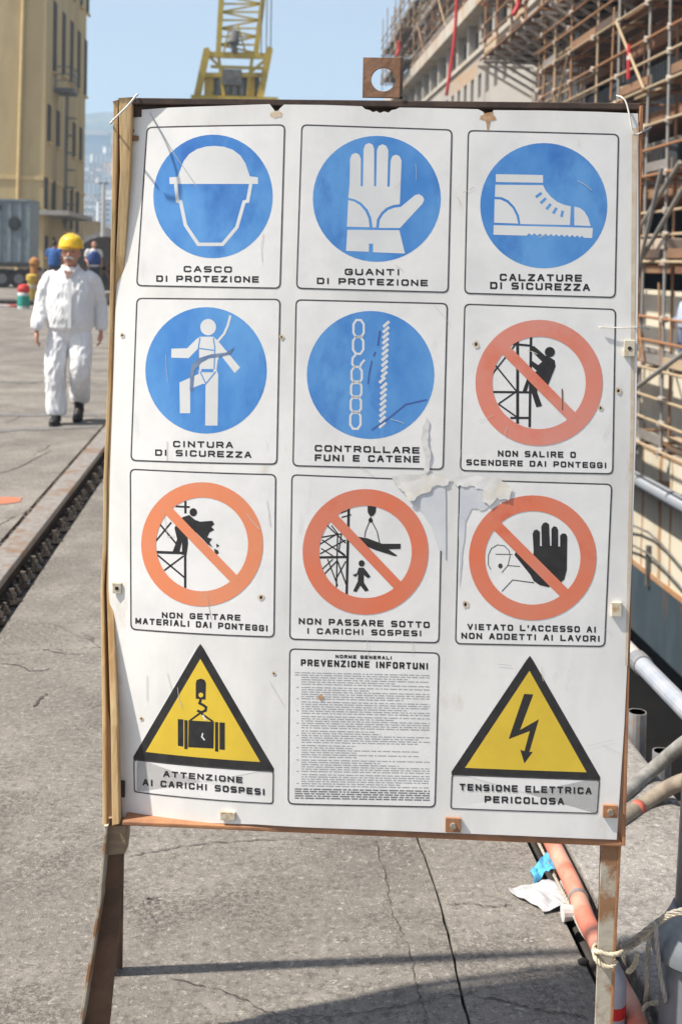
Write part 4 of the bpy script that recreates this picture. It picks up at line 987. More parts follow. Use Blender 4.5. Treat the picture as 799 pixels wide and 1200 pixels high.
M_skin = mat('weathered skin', (.52, .27, .185), (.42, .19, .13), 14, .55)
M_eye = mat('dark eye', (.03, .02, .018), None, 10, .2)
M_boot = mat('black leather boots', (.010, .010, .010), (.022, .02, .018), 25, .5)
def person(loc, rz, label, top_m, bot_m, vox=.008, helmet=None, hair_m=None, moustache=None, vest=None, pose='walk', boot_m=None, sleeve=True, h=1.0, group=None):
    root = thing('person', loc, label, 'person', group, rz); root.scale = (h, h, h)
    # --- joints (facing -Y)
    hipR, hipL = Vector((-.09, 0, .92)), Vector((.09, 0, .92))
    if pose == 'walk':
        knR, anR = Vector((-.115, -.10, .51)), Vector((-.105, -.10, .09))
        knL, anL = Vector((.115, -.09, .52)), Vector((.065, .20, .17))
        footR, footL = (-.105, -.10, 0), (.065, .20, .055)
        elR, wrR = Vector((-.275, .0, 1.15)), Vector((-.292, -.13, .905))
        elL, wrL = Vector((.262, .10, 1.16)), Vector((.280, .10, .90))
    else:
        knR, anR = Vector((-.11, -.02, .50)), Vector((-.11, .0, .09)); knL, anL = Vector((.11, -.04, .50)), Vector((.12, .02, .09))
        footR, footL = (-.11, 0, 0), (.12, .02, 0)
        elR, wrR = Vector((-.27, .03, 1.16)), Vector((-.24, -.16, 1.02)); elL, wrL = Vector((.27, .03, 1.16)), Vector((.25, -.14, 1.0))
    shR, shL = Vector((-.17, .01, 1.44)), Vector((.17, .01, 1.44))
    b = MB()
    # head: skull, jaw, nose, ears, brow, cheeks
    HX, HY, HZ = 0.0, -.02, 1.655
    bk = b; b = MB()
    b.rings([(HX, HY - .018, 1.535, .028, .030), (HX, HY - .022, 1.55, .046, .055), (HX, HY - .014, 1.585, .062, .076), (HX, HY - .006, 1.62, .070, .087), (HX, HY, 1.66, .075, .095), (HX, HY + .004, 1.70, .076, .097), (HX, HY + .006, 1.735, .068, .086), (HX, HY + .008, 1.76, .046, .060), (HX, HY + .008, 1.772, .015, .02)], 20)
    b.tube([(HX, HY - .088, 1.672), (HX, HY - .103, 1.645), (HX, HY - .114, 1.625), (HX, HY - .096, 1.612)], [.008, .011, .015, .010], 8)
    b.ell((HX - .014, HY - .098, 1.620), (.009, .011, .008), 8, 6); b.ell((HX + .014, HY - .098, 1.620), (.009, .011, .008), 8, 6)
    b.ell((HX - .078, HY + .012, 1.64), (.010, .020, .032), 10, 8); b.ell((HX + .078, HY + .012, 1.64), (.010, .020, .032), 10, 8)
    b.tube([(HX - .048, HY - .076, 1.682), (HX, HY - .089, 1.684), (HX + .048, HY - .076, 1.682)], [.008, .011, .008], 8)
    b.ell((HX, HY - .084, 1.562), (.022, .018, .016), 10, 8); b.ell((HX - .036, HY - .070, 1.62), (.022, .02, .02), 10, 8); b.ell((HX + .036, HY - .070, 1.62), (.022, .02, .02), 10, 8)
    bk.add([(HX + (x_ - HX) * 1.07, HY + (y_ - HY) * 1.07, 1.655 + (z_ - 1.655) * 1.03) for x_, y_, z_ in b.v], b.f); b = bk
    b.tube([(0, .01, 1.42), (0, .004, 1.50), (0, -.006, 1.57)], [.066, .055, .052], 14)
    # trunk and limbs
    b.rings([(0, 0, .84, .12, .085), (0, 0, .92, .16, .10), (0, 0, 1.02, .155, .10), (0, 0, 1.12, .16, .105), (0, 0, 1.25, .17, .112), (0, 0, 1.36, .165, .10), (0, .005, 1.42, .135, .08), (0, .008, 1.46, .08, .06)], 20)
    for sh, el, wr, sd_ in ((shR, elR, wrR, -1), (shL, elL, wrL, 1)):
        limb(b, [sh - Vector((sd_ * .04, 0, 0)), sh + Vector((sd_ * .03, 0, -.03)), el, (el + wr) / 2, wr + Vector((0, 0, .0))], [.034, .040, .036, .034, .024])
        hand_mesh(b, wr, sd_)
    for hp_, kn, an in ((hipR, knR, anR), (hipL, knL, anL)):
        limb(b, [hp_, (hp_ + kn) / 2, kn, (kn + an) / 2 + Vector((0, .015, 0)), an], [.088, .075, .055, .052, .036])
    for f_ in (footR, footL): b.tube([(f_[0], f_[1] + .05, f_[2] + .045), (f_[0], f_[1] - .02, f_[2] + .05), (f_[0], f_[1] - .05, f_[2] + .045), (f_[0], f_[1] - .07, f_[2] + .045)], [.022, .026, .022, .012], 10)
    remesh(b, 'body', M_skin, root, vox=min(vox, .0065) if vox < .01 else vox, smooth_it=2)
    for sx_ in (-1, 1):
        MB().ell((HX + sx_ * .031, HY - .090, 1.656), (.0115, .007, .0065), 10, 6).build('eye', M_eye, root, smooth=True)
    MB().tube([(HX - .022, HY - .091, 1.588), (HX, HY - .098, 1.590), (HX + .022, HY - .091, 1.588)], [.003, .006, .003], 8).build('mouth', mat('lips', (.32, .12, .10), None, 10, .5), root, smooth=True)
    if moustache:
        mu = MB(); mu.tube([(-.044, HY - .088, 1.588), (-.024, HY - .106, 1.600), (0, HY - .112, 1.606), (.024, HY - .106, 1.600), (.044, HY - .088, 1.588)], [.007, .013, .014, .013, .007], 8)
        remesh(mu, 'moustache', moustache, root, vox=.004, smooth_it=1, disp=.0012, dscale=.006)
        for sx_ in (-1, 1):
            MB().tube([(sx_ * .018, HY - .101, 1.676), (sx_ * .034, HY - .100, 1.680), (sx_ * .050, HY - .085, 1.674)], [.004, .005, .003], 6).build('eyebrow', mat('grey brows', (.30, .27, .25), None, 30), root, smooth=True)
    if hair_m:
        hb = MB(); hb.rings([(0, HY + .040, 1.585, .062, .055), (0, HY + .030, 1.63, .079, .072), (0, HY + .018, 1.68, .082, .088), (0, HY + .014, 1.73, .077, .088), (0, HY + .012, 1.768, .056, .068), (0, HY + .01, 1.785, .02, .03)], 18)
        remesh(hb, 'hair', hair_m, root, vox=.006 if vox < .01 else .012, smooth_it=1, disp=.003, dscale=.02)
    if helmet:
        hb = MB(); RX, RY = .118, .138; zb2 = 1.695
        prof = [(1.02, 0), (1.0, .018), (.97, .045), (.90, .075), (.78, .10), (.58, .122), (.32, .136), (.06, .141)]
        hb.rings([(0, HY + .006, zb2 + h_, RX * k, RY * k) for k, h_ in prof], 32)
        ho = hb.build('helmet', helmet, root, smooth=True)
        bb = MB(); n = 32   # brim: wider in front
        for zz, ex in ((zb2 - .004, .004), (zb2 + .004, .006), (zb2 + .004, 0), ):
            pass
        ro = []; 
        for i in range(n):
            t = 2 * math.pi * i / n; fr = max(0, -math.sin(t)) ** 2.2
            ro.append((math.cos(t) * (RX + .008), HY + .006 + math.sin(t) * (RY + .008) - fr * .045, -fr * .010))
        k = 0
        for dz, sc_ in ((.004, 1), (-.003, 1), (-.003, .90), (.004, .90)):
            bb.v += [(x_ * sc_, (y_ - HY) * sc_ + HY, zb2 + dz + z_) for x_, y_, z_ in ro]
        for r_ in range(4):
            for i in range(n):
                j = (i + 1) % n; q = (r_ + 1) % 4; bb.f.append((r_ * n + i, r_ * n + j, q * n + j, q * n + i))
        bb.build('helmet_brim', helmet, ho, smooth=False)
        for xx in (-.028, 0, .028):
            MB().tube([(xx, HY + .006 + RY * .95 * math.cos(a_) * -1, zb2 + .015 + .128 * math.sin(a_)) for a_ in [R(q) for q in range(25, 160, 9)]], .0075 if xx == 0 else .005, 8).build('helmet_ridge', helmet, ho, smooth=True)
    # boots
    for (f_, an) in ((footR, anR), (footL, anL)):
        fb = MB(); x0, y0, z0 = f_
        tilt = .0 if z0 < .02 else -.35
        M_ = Matrix.Translation((x0, y0, z0)) @ Matrix.Rotation(tilt * -1, 4, 'X')
        t2 = MB(); t2.rings([(0, .0, .03, .050, .060), (0, .01, .10, .048, .056), (0, .015, .19, .056, .062)], 14)
        t2.tube([(0, .065, .05), (0, .0, .052), (0, -.08, .045), (0, -.15, .036), (0, -.185, .032)], [.040, .050, .047, .042, .022], 14, ry=[.044, .052, .042, .034, .022])
        fb.add([M_ @ Vector(p) for p in t2.v], t2.f)
        bo = remesh(fb, 'boot', boot_m or M_boot, root, vox=.008 if vox < .01 else vox, smooth_it=2)
        so = MB(); n = 20; pr = []
        for i in range(n):
            t = 2 * math.pi * i / n; pr.append((math.cos(t) * (.046 + .008 * (math.sin(t) < 0)), math.sin(t) * .128 - .062))
        for zz in (.0, .022): so.v += [tuple(M_ @ Vector((p[0], p[1], zz))) for p in pr]
        for i in range(n): j = (i + 1) % n; so.f.append((i, j, n + j, n + i))
        so.f += [tuple(range(n)), tuple(range(n, 2 * n))]
        so.build('sole', mat('rubber sole', (.03, .03, .03), None, 20, .8), bo)
    # trousers
    t = MB()
    t.rings([(0, 0, .80, .13, .10), (0, 0, .88, .172, .125), (0, 0, .96, .178, .125), (0, 0, 1.02, .17, .12)], 20)
    for hp_, kn, an, sd_ in ((hipR, knR, anR, -1), (hipL, knL, anL, 1)):
        limb(t, [hp_ + Vector((0, 0, -.02)), (hp_ + kn) / 2 + Vector((sd_ * .01, 0, 0)), kn + Vector((sd_ * .004, 0, 0)), (kn + an) / 2 + Vector((0, .02, 0)), an + Vector((0, .01, .05)), an + Vector((0, .01, .005))], [.108, .108, .096, .094, .092, .082], 18)
    remesh(t, 'trousers', bot_m, root, vox=vox * 1.15, smooth_it=3, disp=.015 if vox < .01 else .006, dscale=.06, stretch=(1.2, 1.2, .55), seed=3)
    # jacket
    j = MB()
    j.rings([(0, 0, .885, .165, .125), (0, 0, .90, .185, .14), (0, -.004, .93, .215, .160), (0, -.008, 1.02, .222, .168), (0, -.008, 1.14, .226, .168), (0, -.003, 1.27, .226, .156), (0, 0, 1.36, .215, .140), (0, .004, 1.43, .190, .115), (0, .008, 1.48, .11, .088), (0, .005, 1.515, .075, .074)], 24)
    for sh, el, wr, sd_ in ((shR, elR, wrR, -1), (shL, elL, wrL, 1)):
        up = (el + wr) / 2 if sleeve else (sh + el) / 2
        if sleeve: limb(j, [sh - Vector((sd_ * .03, 0, .02)), sh + Vector((sd_ * .030, 0, -.045)), (sh + el) / 2 + Vector((sd_ * .022, 0, 0)), el, (el + wr) / 2 + Vector((sd_ * .004, 0, 0)), wr + Vector((0, 0, .045)), wr + Vector((0, 0, .01))], [.060, .070, .068, .063, .061, .058, .046], 16)
        else: limb(j, [sh - Vector((sd_ * .03, 0, .02)), sh + Vector((sd_ * .04, 0, -.03)), (sh + el) / 2 + Vector((sd_ * .02, 0, 0)), el + Vector((0, 0, .06))], [.08, .085, .075, .068], 14)
    jk = remesh(j, 'jacket', top_m, root, vox=vox * 1.15, smooth_it=3, disp=.015 if vox < .01 else .006, dscale=.055, stretch=(1.3, 1.2, .6), seed=11)
    if vox < .01:
        cb = MB()
        cb.tube([(-.018, -.135, 1.415), (-.050, -.098, 1.47), (-.072, -.03, 1.515), (-.050, .055, 1.53), (0, .075, 1.535), (.050, .055, 1.53), (.072, -.03, 1.515), (.050, -.098, 1.47), (.018, -.135, 1.415)], [.012, .018, .018, .016, .016, .016, .018, .018, .012], 8)
        remesh(cb, 'collar', top_m, jk, vox=.006, smooth_it=2)
        MB().beam((.022, -.176, 1.40), (.028, -.196, .93), .035, .006, up=Vector((0, -1, 0))).build('zip_flap', top_m, jk, bevel=.002)
        neck = MB().prism([(-.045, 1.475), (.045, 1.475), (.0, 1.385)], 'y', -.142, -.120).build('shirt_front', mat('vest under jacket', (.50, .30, .24), None, 20), jk)
    if vest:
        vb = MB(); vb.rings([(0, -.004, .95, .235, .178), (0, -.004, 1.12, .246, .182), (0, -.004, 1.27, .24, .172), (0, 0, 1.37, .20, .150), (0, .004, 1.44, .15, .12)], 18)
        vb.build('vest', vest, jk, smooth=True)
    return root
M_white = mat('white work suit', (.76, .76, .77), (.70, .71, .73), 5, .85, bump=.001, bscale=30)
man_p = on_z(74, 496, 0)
person((man_p.x + .055, man_p.y + .02, 0), R(-2), 'man in white work suit and yellow helmet walking towards the camera', M_white, M_white, helmet=mat('yellow helmet shell', (.86, .55, .02), (.80, .48, .015), 6, .25, coat=.4), moustache=mat('white moustache', (.72, .70, .68), (.5, .48, .46), 200, .9), hair_m=mat('grey hair', (.42, .40, .38), (.3, .28, .27), 150, .9))

# ================================================================ YARD ON THE LEFT
def ground_at(u, s):
    d = ray(u, 600); k = s / d.y; return Vector((CAM.x + d.x * k, s, 0))
# low concrete loading platform with two workers
pl_a = ground_at(52, 41); pl_b = ground_at(122, 41)
tag(MB().box(pl_a.x + .2, pl_b.x - .1, 41, 44, 0, .42).build('loading_platform', M_cope, bevel=.03), 'low concrete platform behind the man in white', 'platform')
p = ground_at(60, 42)
person((p.x, 42, .42), R(165), 'worker in a blue shirt seen from behind left of the yellow helmet', mat('bright blue shirt', (.025, .09, .28), (.04, .13, .36), 6, .8), mat('dark work trousers', (.05, .055, .08), None, 8, .9), vox=.016, hair_m=mat('dark hair', (.03, .022, .018), None, 50), pose='stand', sleeve=False)
p = ground_at(106, 42)
person((p.x, 42, .42), R(20), 'worker in a white shirt and dark blue vest right of the man in white', mat('white shirt', (.7, .7, .7), None, 8, .9), mat('dark work trousers', (.05, .055, .08), None, 8, .9), vox=.016, hair_m=mat('dark hair', (.03, .022, .018), None, 50), pose='stand', sleeve=False, vest=mat('navy vest', (.03, .07, .25), None, 8, .8))
# big black cable drum
p = ground_at(118, 46)
dr = thing('cable_drum', (p.x, 46.6, 0), 'big black cable drum standing right of the workers', 'cable drum')
M_blk = mat('plain black', (.035, .033, .032), (.07, .06, .05), 12, .85)
rd = 1.22
for y in (-.45, .45):
    fl = MB(); n = 28
    fl.prism([(math.cos(2 * math.pi * i / n) * rd, rd + math.sin(2 * math.pi * i / n) * rd) for i in range(n)], 'y', y - .05, y + .05); f_ = fl.build('drum_flange', M_blk, dr)
    for k in range(6):
        a_ = k * math.pi / 3; MB().beam((0, y - .07, rd), (math.cos(a_) * rd * .95, y - .07, rd + math.sin(a_) * rd * .95), .12, .03, up=Vector((0, 1, 0))).build('flange_batten', M_rustdark, f_)
for k in range(7):
    MB().tube([(0, -.39 + k * .13 - .06, rd), (0, -.39 + k * .13 + .06, rd)], .85 if k % 2 else .82, 24).build('cable_winding', M_dark, dr)
# yellow bollard, orange one behind, chemical drum with red lid
p = ground_at(34, 46)
yb = thing('yellow_post', (p.x, 46, 0), 'short yellow post with a broad cap at the edge of the yard', 'post')
M_ypaint = mat('chipped yellow paint', (.62, .43, .06), (.5, .33, .06), 10, .6)
MB().rings([(0, 0, 0, .15, .15), (0, 0, .72, .15, .15)], 16).build('post_body', M_ypaint, yb)
MB().rings([(0, 0, .72, .21, .21), (0, 0, .90, .21, .21), (0, 0, .96, .12, .12)], 16).build('post_cap', M_ypaint, yb)
MB().rings([(0, 0, .40, .152, .152), (0, 0, .56, .152, .152)], 16).build('post_band', mat('white band', (.6, .58, .5), None, 10), yb)
p = ground_at(37, 52)
ob = thing('hydrant', (p.x, 52, 0), 'rusty orange upright hydrant behind the yellow post', 'hydrant')
MB().rings([(0, 0, 0, .2, .2), (0, 0, 1.2, .17, .17), (0, 0, 1.35, .24, .24), (0, 0, 1.5, .2, .2), (0, 0, 1.6, .05, .05)], 14).build('hydrant_body', mat('orange brown paint', (.45, .2, .04), (.3, .14, .05), 8, .7), ob)
MB().tube([(-.3, 0, 1.1), (.3, 0, 1.1)], .08, 10).build('hydrant_arm', M_rustdark, ob)
p = ground_at(25, 37.6)
cd = thing('chemical_drum', (p.x, 37.6, 0), 'small green and white drum with a red lid on the yard', 'drum')
MB().rings([(0, 0, 0, .19, .19), (0, 0, .46, .19, .19), (0, 0, .5, .16, .16)], 16).build('drum_body', mat('white drum plastic', (.6, .66, .66), None, 10), cd)
MB().rings([(0, 0, .08, .192, .192), (0, 0, .40, .192, .192)], 16).build('drum_label', mat('green label', (.03, .32, .25), None, 10), cd)
MB().rings([(0, 0, .5, .17, .17), (0, 0, .62, .2, .2), (0, 0, .72, .16, .16), (0, 0, .76, .06, .06)], 16).build('drum_lid', mat('red lid', (.62, .04, .03), None, 10, .5), cd)
a_ = ground_at(-20, 38.5)
tag(MB().box(a_.x, p.x - .35, 38.2, 38.5, 0, .09).build('barrier_beam', mat('red and white beam', (.66, .62, .60), (.55, .1, .08), 1.2, .7, lo=.49, hi=.51), bevel=.02), 'red and white beam lying on the ground left of the drum', 'beam')
a_ = ground_at(-30, 40); b_ = ground_at(36, 40)
tag(MB().box(a_.x, b_.x, 40, 41.4, 0.0, .16).build('black_slab', M_blk, bevel=.02), 'low black slab on the yard in front of the trailer', 'slab')  # low black block makes the dark band on the yard

# container on a trailer
SC = 62.0
xr = on_y(36, 260, SC).x; zt_ = on_y(18, 236, SC).z; zb_2 = on_y(18, 308, SC).z
tr = thing('container_trailer', (xr, SC, 0), 'grey blue corrugated container on a wheeled trailer at the left edge', 'trailer')
M_cont = mat('grey blue container paint', (.24, .29, .32), (.17, .21, .23), 3, .6, c3=(.25, .17, .12), scale3=2, lo3=.62, hi3=.72)
Wd = 4.6
MB().box(-Wd, 0, .0, 2.5, zb_2, zt_).build('container_shell', M_cont, tr)
nr = 9
rib = None
for i in range(nr + 1):
    x = -Wd + Wd * i / nr
    if rib is None: rib = MB().box(-.09, .09, -.07, -.003, zb_2 + .05, zt_ - .05).build('rib', M_cont, tr, bevel=.01); o = rib
    else: o = share(rib, tr)
    o.location.x = x - (.09 if i == nr else 0) + (.09 if i == 0 else 0)
MB().box(-Wd - .03, .03, -.10, 2.55, zt_, zt_ + .12).build('top_beam', M_cont, tr)
MB().box(-Wd - .03, .03, -.12, 2.55, zb_2 - .22, zb_2).build('chassis_beam', M_blk, tr)
wx_, wz_ = on_y(18, 262, SC).x - xr, on_y(18, 262, SC).z
wn = MB().prism([(wx_ + .33 * math.cos(R(22.5 + 45 * i)), wz_ + .36 * math.sin(R(22.5 + 45 * i))) for i in range(8)], 'y', -.13, -.08).build('window', M_blk, tr)
MB().box(wx_ - .2, wx_ + .2, -.15, -.131, wz_ - .22, wz_ + .22).build('pane', mat('dark dusty glass', (.04, .045, .05), None, 5, .15), wn)
MB().box(-2.2, -.95 - .5, -.14, -.1, zt_ - .45, zt_ - .2).build('vent_hatch', M_blk, tr)
wh = None
for xx in (-4.0, -2.7, -1.4, -.55):
    if wh is None:
        t_ = MB().tube([(0, -.02, 0), (0, .32, 0)], .48, 20).build('wheel', M_dark, tr); wh = t_
        r0 = MB().tube([(0, -.05, 0), (0, -.021, 0)], .25, 14).build('rim', mat('grey rim', (.2, .2, .2), None, 10, .6), t_)
    else: t_ = share(wh, tr); share(r0, t_)
    t_.location = (xx, .1, .48)
MB().box(-4.4, -.2, .5, 2.2, .45, .9).build('axle_frame', M_blk, tr)

# yellow ochre yard building
BS = 74.0
bc = on_y(53, 150, BS); bx = bc.x
far_s = bx / (ray(100, 150).x / ray(100, 150).y)
L = far_s - BS
bd = thing('yard_building', (bx, BS, 0), 'tall ochre plastered building with narrow windows on the left', 'building')
M_och = mat('ochre plaster', (.56, .44, .235), (.49, .38, .20), .5, .92, c3=(.40, .30, .16), scale3=.35, lo3=.5, hi3=.75, stretch=(1, 1, .35), bump=.01, bscale=8)
M_och2 = mat('pale ochre trim', (.66, .50, .25), (.58, .44, .21), 2, .9)
M_win = mat('dark window glass', (.05, .045, .04), (.085, .075, .06), .8, .75, spec=.15)
M_frame = mat('brown window frame', (.13, .10, .075), None, 4, .8)
Hh = 27.0
wall = MB().box(-24, 0, 0, L, 0, Hh).build('wall', M_och, bd)
MB().box(-24.25, .25, -.25, L + .25, Hh, Hh + .5).build('roof', M_och2, bd)
zc_ = on_y(20, 208, BS).z
MB().box(-24.05, .06, -.06, L + .05, zc_ - .12, zc_ + .12).build('string_course', M_och2, bd)
MB().box(-24.04, .04, -.04, L + .04, 0, .9).build('plinth', mat('grey plinth', (.2, .18, .16), None, 2, .9), bd)
# downpipe on the front
q0 = on_y(28, 0, BS - .1); q1 = on_y(20.5, 226, BS - .1)
MB().tube([(q0.x - bx, -.1, Hh - .2), (q0.x - bx, -.1, q0.z), (q1.x - bx + .05, -.1, q1.z), (q1.x - bx + .05, -.1, .1)], .11, 10).build('downpipe', M_och2, bd)
def wsx(u): return bx / (ray(u, 60).x / ray(u, 60).y)
def side_window(u, v0, v1, wd=.95, depth=.10):
    s = wsx(u); z1 = on_x(u, v0, bx).z; z0 = on_x(u, v1, bx).z; y = s - BS
    f = MB().box(.0, .07, y - wd / 2 - .07, y + wd / 2 + .07, z0 - .08, z1 + .08).build('window', M_frame, bd)
    MB().box(.0701, .085, y - wd / 2, y + wd / 2, z0, z1).build('pane', M_win, f)
    MB().box(.0, .2, y - wd / 2 - .15, y + wd / 2 + .15, z0 - .2, z0 - .081).build('sill', M_och2, f)
for u, v0, v1 in ((64, 3, 84), (74.5, 16, 88), (84, 26, 97), (92.5, 38, 104), (100.5, 48, 112)): side_window(u, v0, v1)
for u, v0, v1 in ((58.5, 125, 166), (69, 132, 172), (79, 140, 178), (88, 146, 184), (96, 152, 188)): side_window(u, v0, v1)
for u, v0, v1 in ((55.5, 210, 245), (65, 214, 248), (78, 219, 262), (86, 222, 268), (93, 226, 272)): side_window(u, v0, v1)
for u, v0, v1 in ((66.5, -110, -30), (77, -92, -18), (86, -78, -4), (94.5, -62, 6), (102, -50, 14)): side_window(u, v0, v1)
for u, v0, v1 in ((57, 278, 300), (66, 280, 302), (76, 280, 304)): side_window(u, v0, v1, .7)
# canopy over the side door
s0, s1 = wsx(54) - BS - .6, wsx(84) - BS
zc_ = on_x(60, 251, bx).z
MB().box(-1.7, 1.6, -.9, s1, zc_ - .16, zc_ + .12).build('canopy', mat('pale concrete canopy', (.42, .40, .36), None, 3, .8), bd)
MB().box(-1.0, -.35, -.3, -.02, zc_ + .12, zc_ + .5).build('lamp_box', M_blk, bd)
# caged ladder with its landing
la_s = wsx(66) - BS; z_l = on_x(68, 97, bx + .6).z
M_lad = mat('grey steel ladder', (.17, .18, .19), (.12, .12, .12), 5, .6, .3)
ld = MB().box(.1, 1.25, la_s - 1.0, la_s + 1.3, z_l - .25, z_l - .02).build('landing', M_lad, bd)
for (x, y) in ((1.2, la_s - .95), (1.2, la_s + 1.25), (.15, la_s - .95), (1.2, la_s + .1)):
    MB().beam((x, y, z_l), (x, y, z_l + 1.3), .05, .05).build('rail_post', M_lad, ld)
for dz in (.45, .85, 1.3):
    MB().beam((1.2, la_s - .95, z_l + dz), (1.2, la_s + 1.25, z_l + dz), .05, .05).build('guard_rail', M_lad, ld)
    MB().beam((.1, la_s - .95, z_l + dz), (1.2, la_s - .95, z_l + dz), .05, .05).build('guard_rail', M_lad, ld)
for y in (-.55, .25): MB().beam((.75, la_s + y, .4 + 3), (.75, la_s + y, z_l - .25), .08, .08).build('ladder_stile', M_lad, bd)
rg = None
nz = int((z_l - 3.6) / .45)
for i in range(nz):
    if rg is None: rg = MB().beam((.75, la_s - .55, 0), (.75, la_s + .25, 0), .04, .04).build('rung', M_lad, bd); o = rg
    else: o = share(rg, bd)
    o.location.z = 3.6 + i * .45
hoop = None
for i in range(int((z_l - 5) / 1.1)):
    if hoop is None: hoop = MB().tube([(.75 + .62 * math.sin(a_), la_s - .15 + .45 * math.cos(a_), 0) for a_ in [R(q) for q in range(0, 181, 20)]], .03, 6).build('cage_hoop', M_lad, bd); o = hoop
    else: o = share(hoop, bd)
    o.location.z = 5 + i * 1.1

# slim pale mast beyond the building
p = ground_at(116.5, 150); zt2 = on_y(116.5, 215, 150).z
ms = thing('mast', (p.x, 150, 0), 'slim pale mast standing in front of the hillside town', 'mast')
MB().tube([(0, 0, 0), (0, 0, zt2)], [.35, .22], 10).build('mast_pole', mat('pale mast', (.5, .47, .42), None, 3), ms)
MB().box(-.6, .6, -.1, .1, zt2 - .05, zt2 + .12).build('mast_head', M_blk, ms)
# pale sheds at the far end of the quay
for (u, s, w__, h__, d_, c, lab) in ((104, 165, 6, 3.6, 5, (.45, .33, .18), 'ochre shed at the far end of the quay'), (110, 190, 9, 5.5, 6, (.5, .46, .42), 'pale low shed beyond the ochre shed'), (127, 175, 8, 4.6, 6, (.36, .36, .38), 'grey shed beside the sign edge at the far end of the quay'), (99, 180, 3, 7.0, 3, (.33, .22, .08), 'tall yellow brown tank house far behind the workers')):
    p = ground_at(u, s); t = thing('shed', (p.x, s, 0), lab, 'shed')
    MB().box(-w__ / 2, w__ / 2, 0, d_, 0, h__).build('wall', mat('shed ' + lab[:8], c, None, .6, .9), t)
    MB().prism([(-w__ / 2 - .3, h__), (w__ / 2 + .3, h__), (0, h__ + w__ * .16)], 'y', -.3, d_ + .3).build('roof', mat('shed roof', (.3, .26, .23), None, 1, .9), t)
    MB().box(-w__ * .2, w__ * .1, -.08, -.002, 0, h__ * .65).build('door', M_blk, t)

# ================================================================ YELLOW HARBOUR CRANE
CS = 92.0
M_yc = mat('crane yellow', (.62, .46, .05), (.52, .37, .05), 1.2, .55, c3=(.35, .22, .06), scale3=.8, lo3=.58, hi3=.7)
M_gy = mat('crane machinery', (.10, .10, .10), (.2, .19, .17), 2, .6)
def C3(u, v, dy=0):
    P = on_y(u, v, CS + dy); return P
c0 = C3(272, 300); cr_ = thing('harbour_crane', (c0.x, CS, 0), 'tall yellow lattice harbour crane rising behind the board', 'crane')
def K(u, v, dy=0): P = C3(u, v, dy); return Vector((P.x - c0.x, dy, P.z))
def beam(a, b, w_, name='brace', m=M_yc, par=cr_): return MB().beam(a, b, w_, w_, up=Vector((0, 1, 0))).build(name, m, par)
zd = K(272, 112).z
# portal legs and deck
for sx_ in (-1, 1):
    for y in (0, 6): beam((sx_ * 3.6, y, 0), (sx_ * 2.7, y + (-.3 if y else .3), zd - .6), .7, 'portal_leg')
    beam((sx_ * 3.4, 0, 3), (sx_ * 3.4, 6, 3), .4)
for y in (0, 6): beam((-3.1, y, zd * .55), (3.1, y, zd * .55), .4)
MB().box(-3.3, 3.3, -.6, 6.6, zd - .9, zd - .1).build('slewing_deck', M_yc, cr_)
# machinery house with a dark front between yellow side panels
zh = K(272, 88).z
MB().box(K(243, 0).x, K(306, 0).x, .5, 5.5, zd - .1, zh).build('machinery_house', M_gy, cr_)
for u0, u1 in ((241, 252), (291, 300)):
    MB().box(K(u0, 0).x, K(u1, 0).x, .2, .49, zd - .1, zh + .1).build('side_panel', M_yc, cr_)
for u0, u1 in ((256, 262), (266, 271), (274, 279), (283, 288)):
    MB().box(K(u0, 0).x, K(u1, 0).x, .3, .49, zd + .1, zh - .3).build('cab_window', mat('cab glass', (.22, .26, .28), (.1, .12, .13), 1, .2), cr_)
# A-frame
for y in (.0, 4.0):
    beam(K(231, 114, y), K(243, 58, y), .52, 'frame_post'); beam(K(305, 114, y), K(316, 57, y), .52, 'frame_post')
    beam(K(240, 64, y), K(316, 66, y), .42, 'cross_beam'); beam(K(236, 88, y), K(311, 88, y), .34, 'cross_beam'); beam(K(243, 64, y), K(268, 88, y), .2); beam(K(316, 66, y), K(290, 88, y), .2)
beam(K(243, 58, 0), K(243, 58, 4), .3); beam(K(316, 57, 0), K(316, 57, 4), .3)
beam(K(247, 78), K(308, 80), .22); beam(K(256, 64), K(262, 112), .24); beam(K(296, 64), K(290, 112), .24)
MB().box(K(262, 0).x, K(285, 0).x, -.3, .6, K(272, 100).z, K(272, 82).z).build('winch', M_gy, cr_)
# jib: four lattice chords rising out of the picture
def J(t, s, back):   # t 0..1 along the jib, s -1/1 side
    u = (256 if s < 0 else 300) + (3.5 if s < 0 else 8) * t * 1.0; v = 62 - 62 * t
    return K(u, v, back)
tops = 3.4
def chord(s, back):
    a = J(0, s, back); b = J(1, s, back); return a, a + (b - a) * tops
for s in (-1, 1):
    for back in (0, 2.2):
        a, b = chord(s, back); beam(a, b, .40 if back == 0 else .28, 'jib_chord')
N_ = 22
for i in range(N_):
    t0_, t1_ = i / N_ * tops, (i + 1) / N_ * tops
    for back in (0, 2.2):
        aL, aR = J(0, -1, back), J(0, 1, back); dL, dR = J(1, -1, back) - aL, J(1, 1, back) - aR
        l0, l1, r0_, r1_ = aL + dL * t0_, aL + dL * t1_, aR + dR * t0_, aR + dR * t1_
        beam(l0, r1_, .13, 'lattice_bar') if i % 2 else beam(r0_, l1, .13, 'lattice_bar')
        beam(l0, r0_, .13, 'lattice_bar')
    for s in (-1, 1):
        a = J(0, s, 0); d_ = J(1, s, 0) - a; a2_ = J(0, s, 2.2); d2_ = J(1, s, 2.2) - a2_
        beam(a + d_ * t0_, a2_ + d2_ * t1_, .11, 'lattice_bar') if i % 2 else beam(a2_ + d2_ * t0_, a + d_ * t1_, .11, 'lattice_bar')
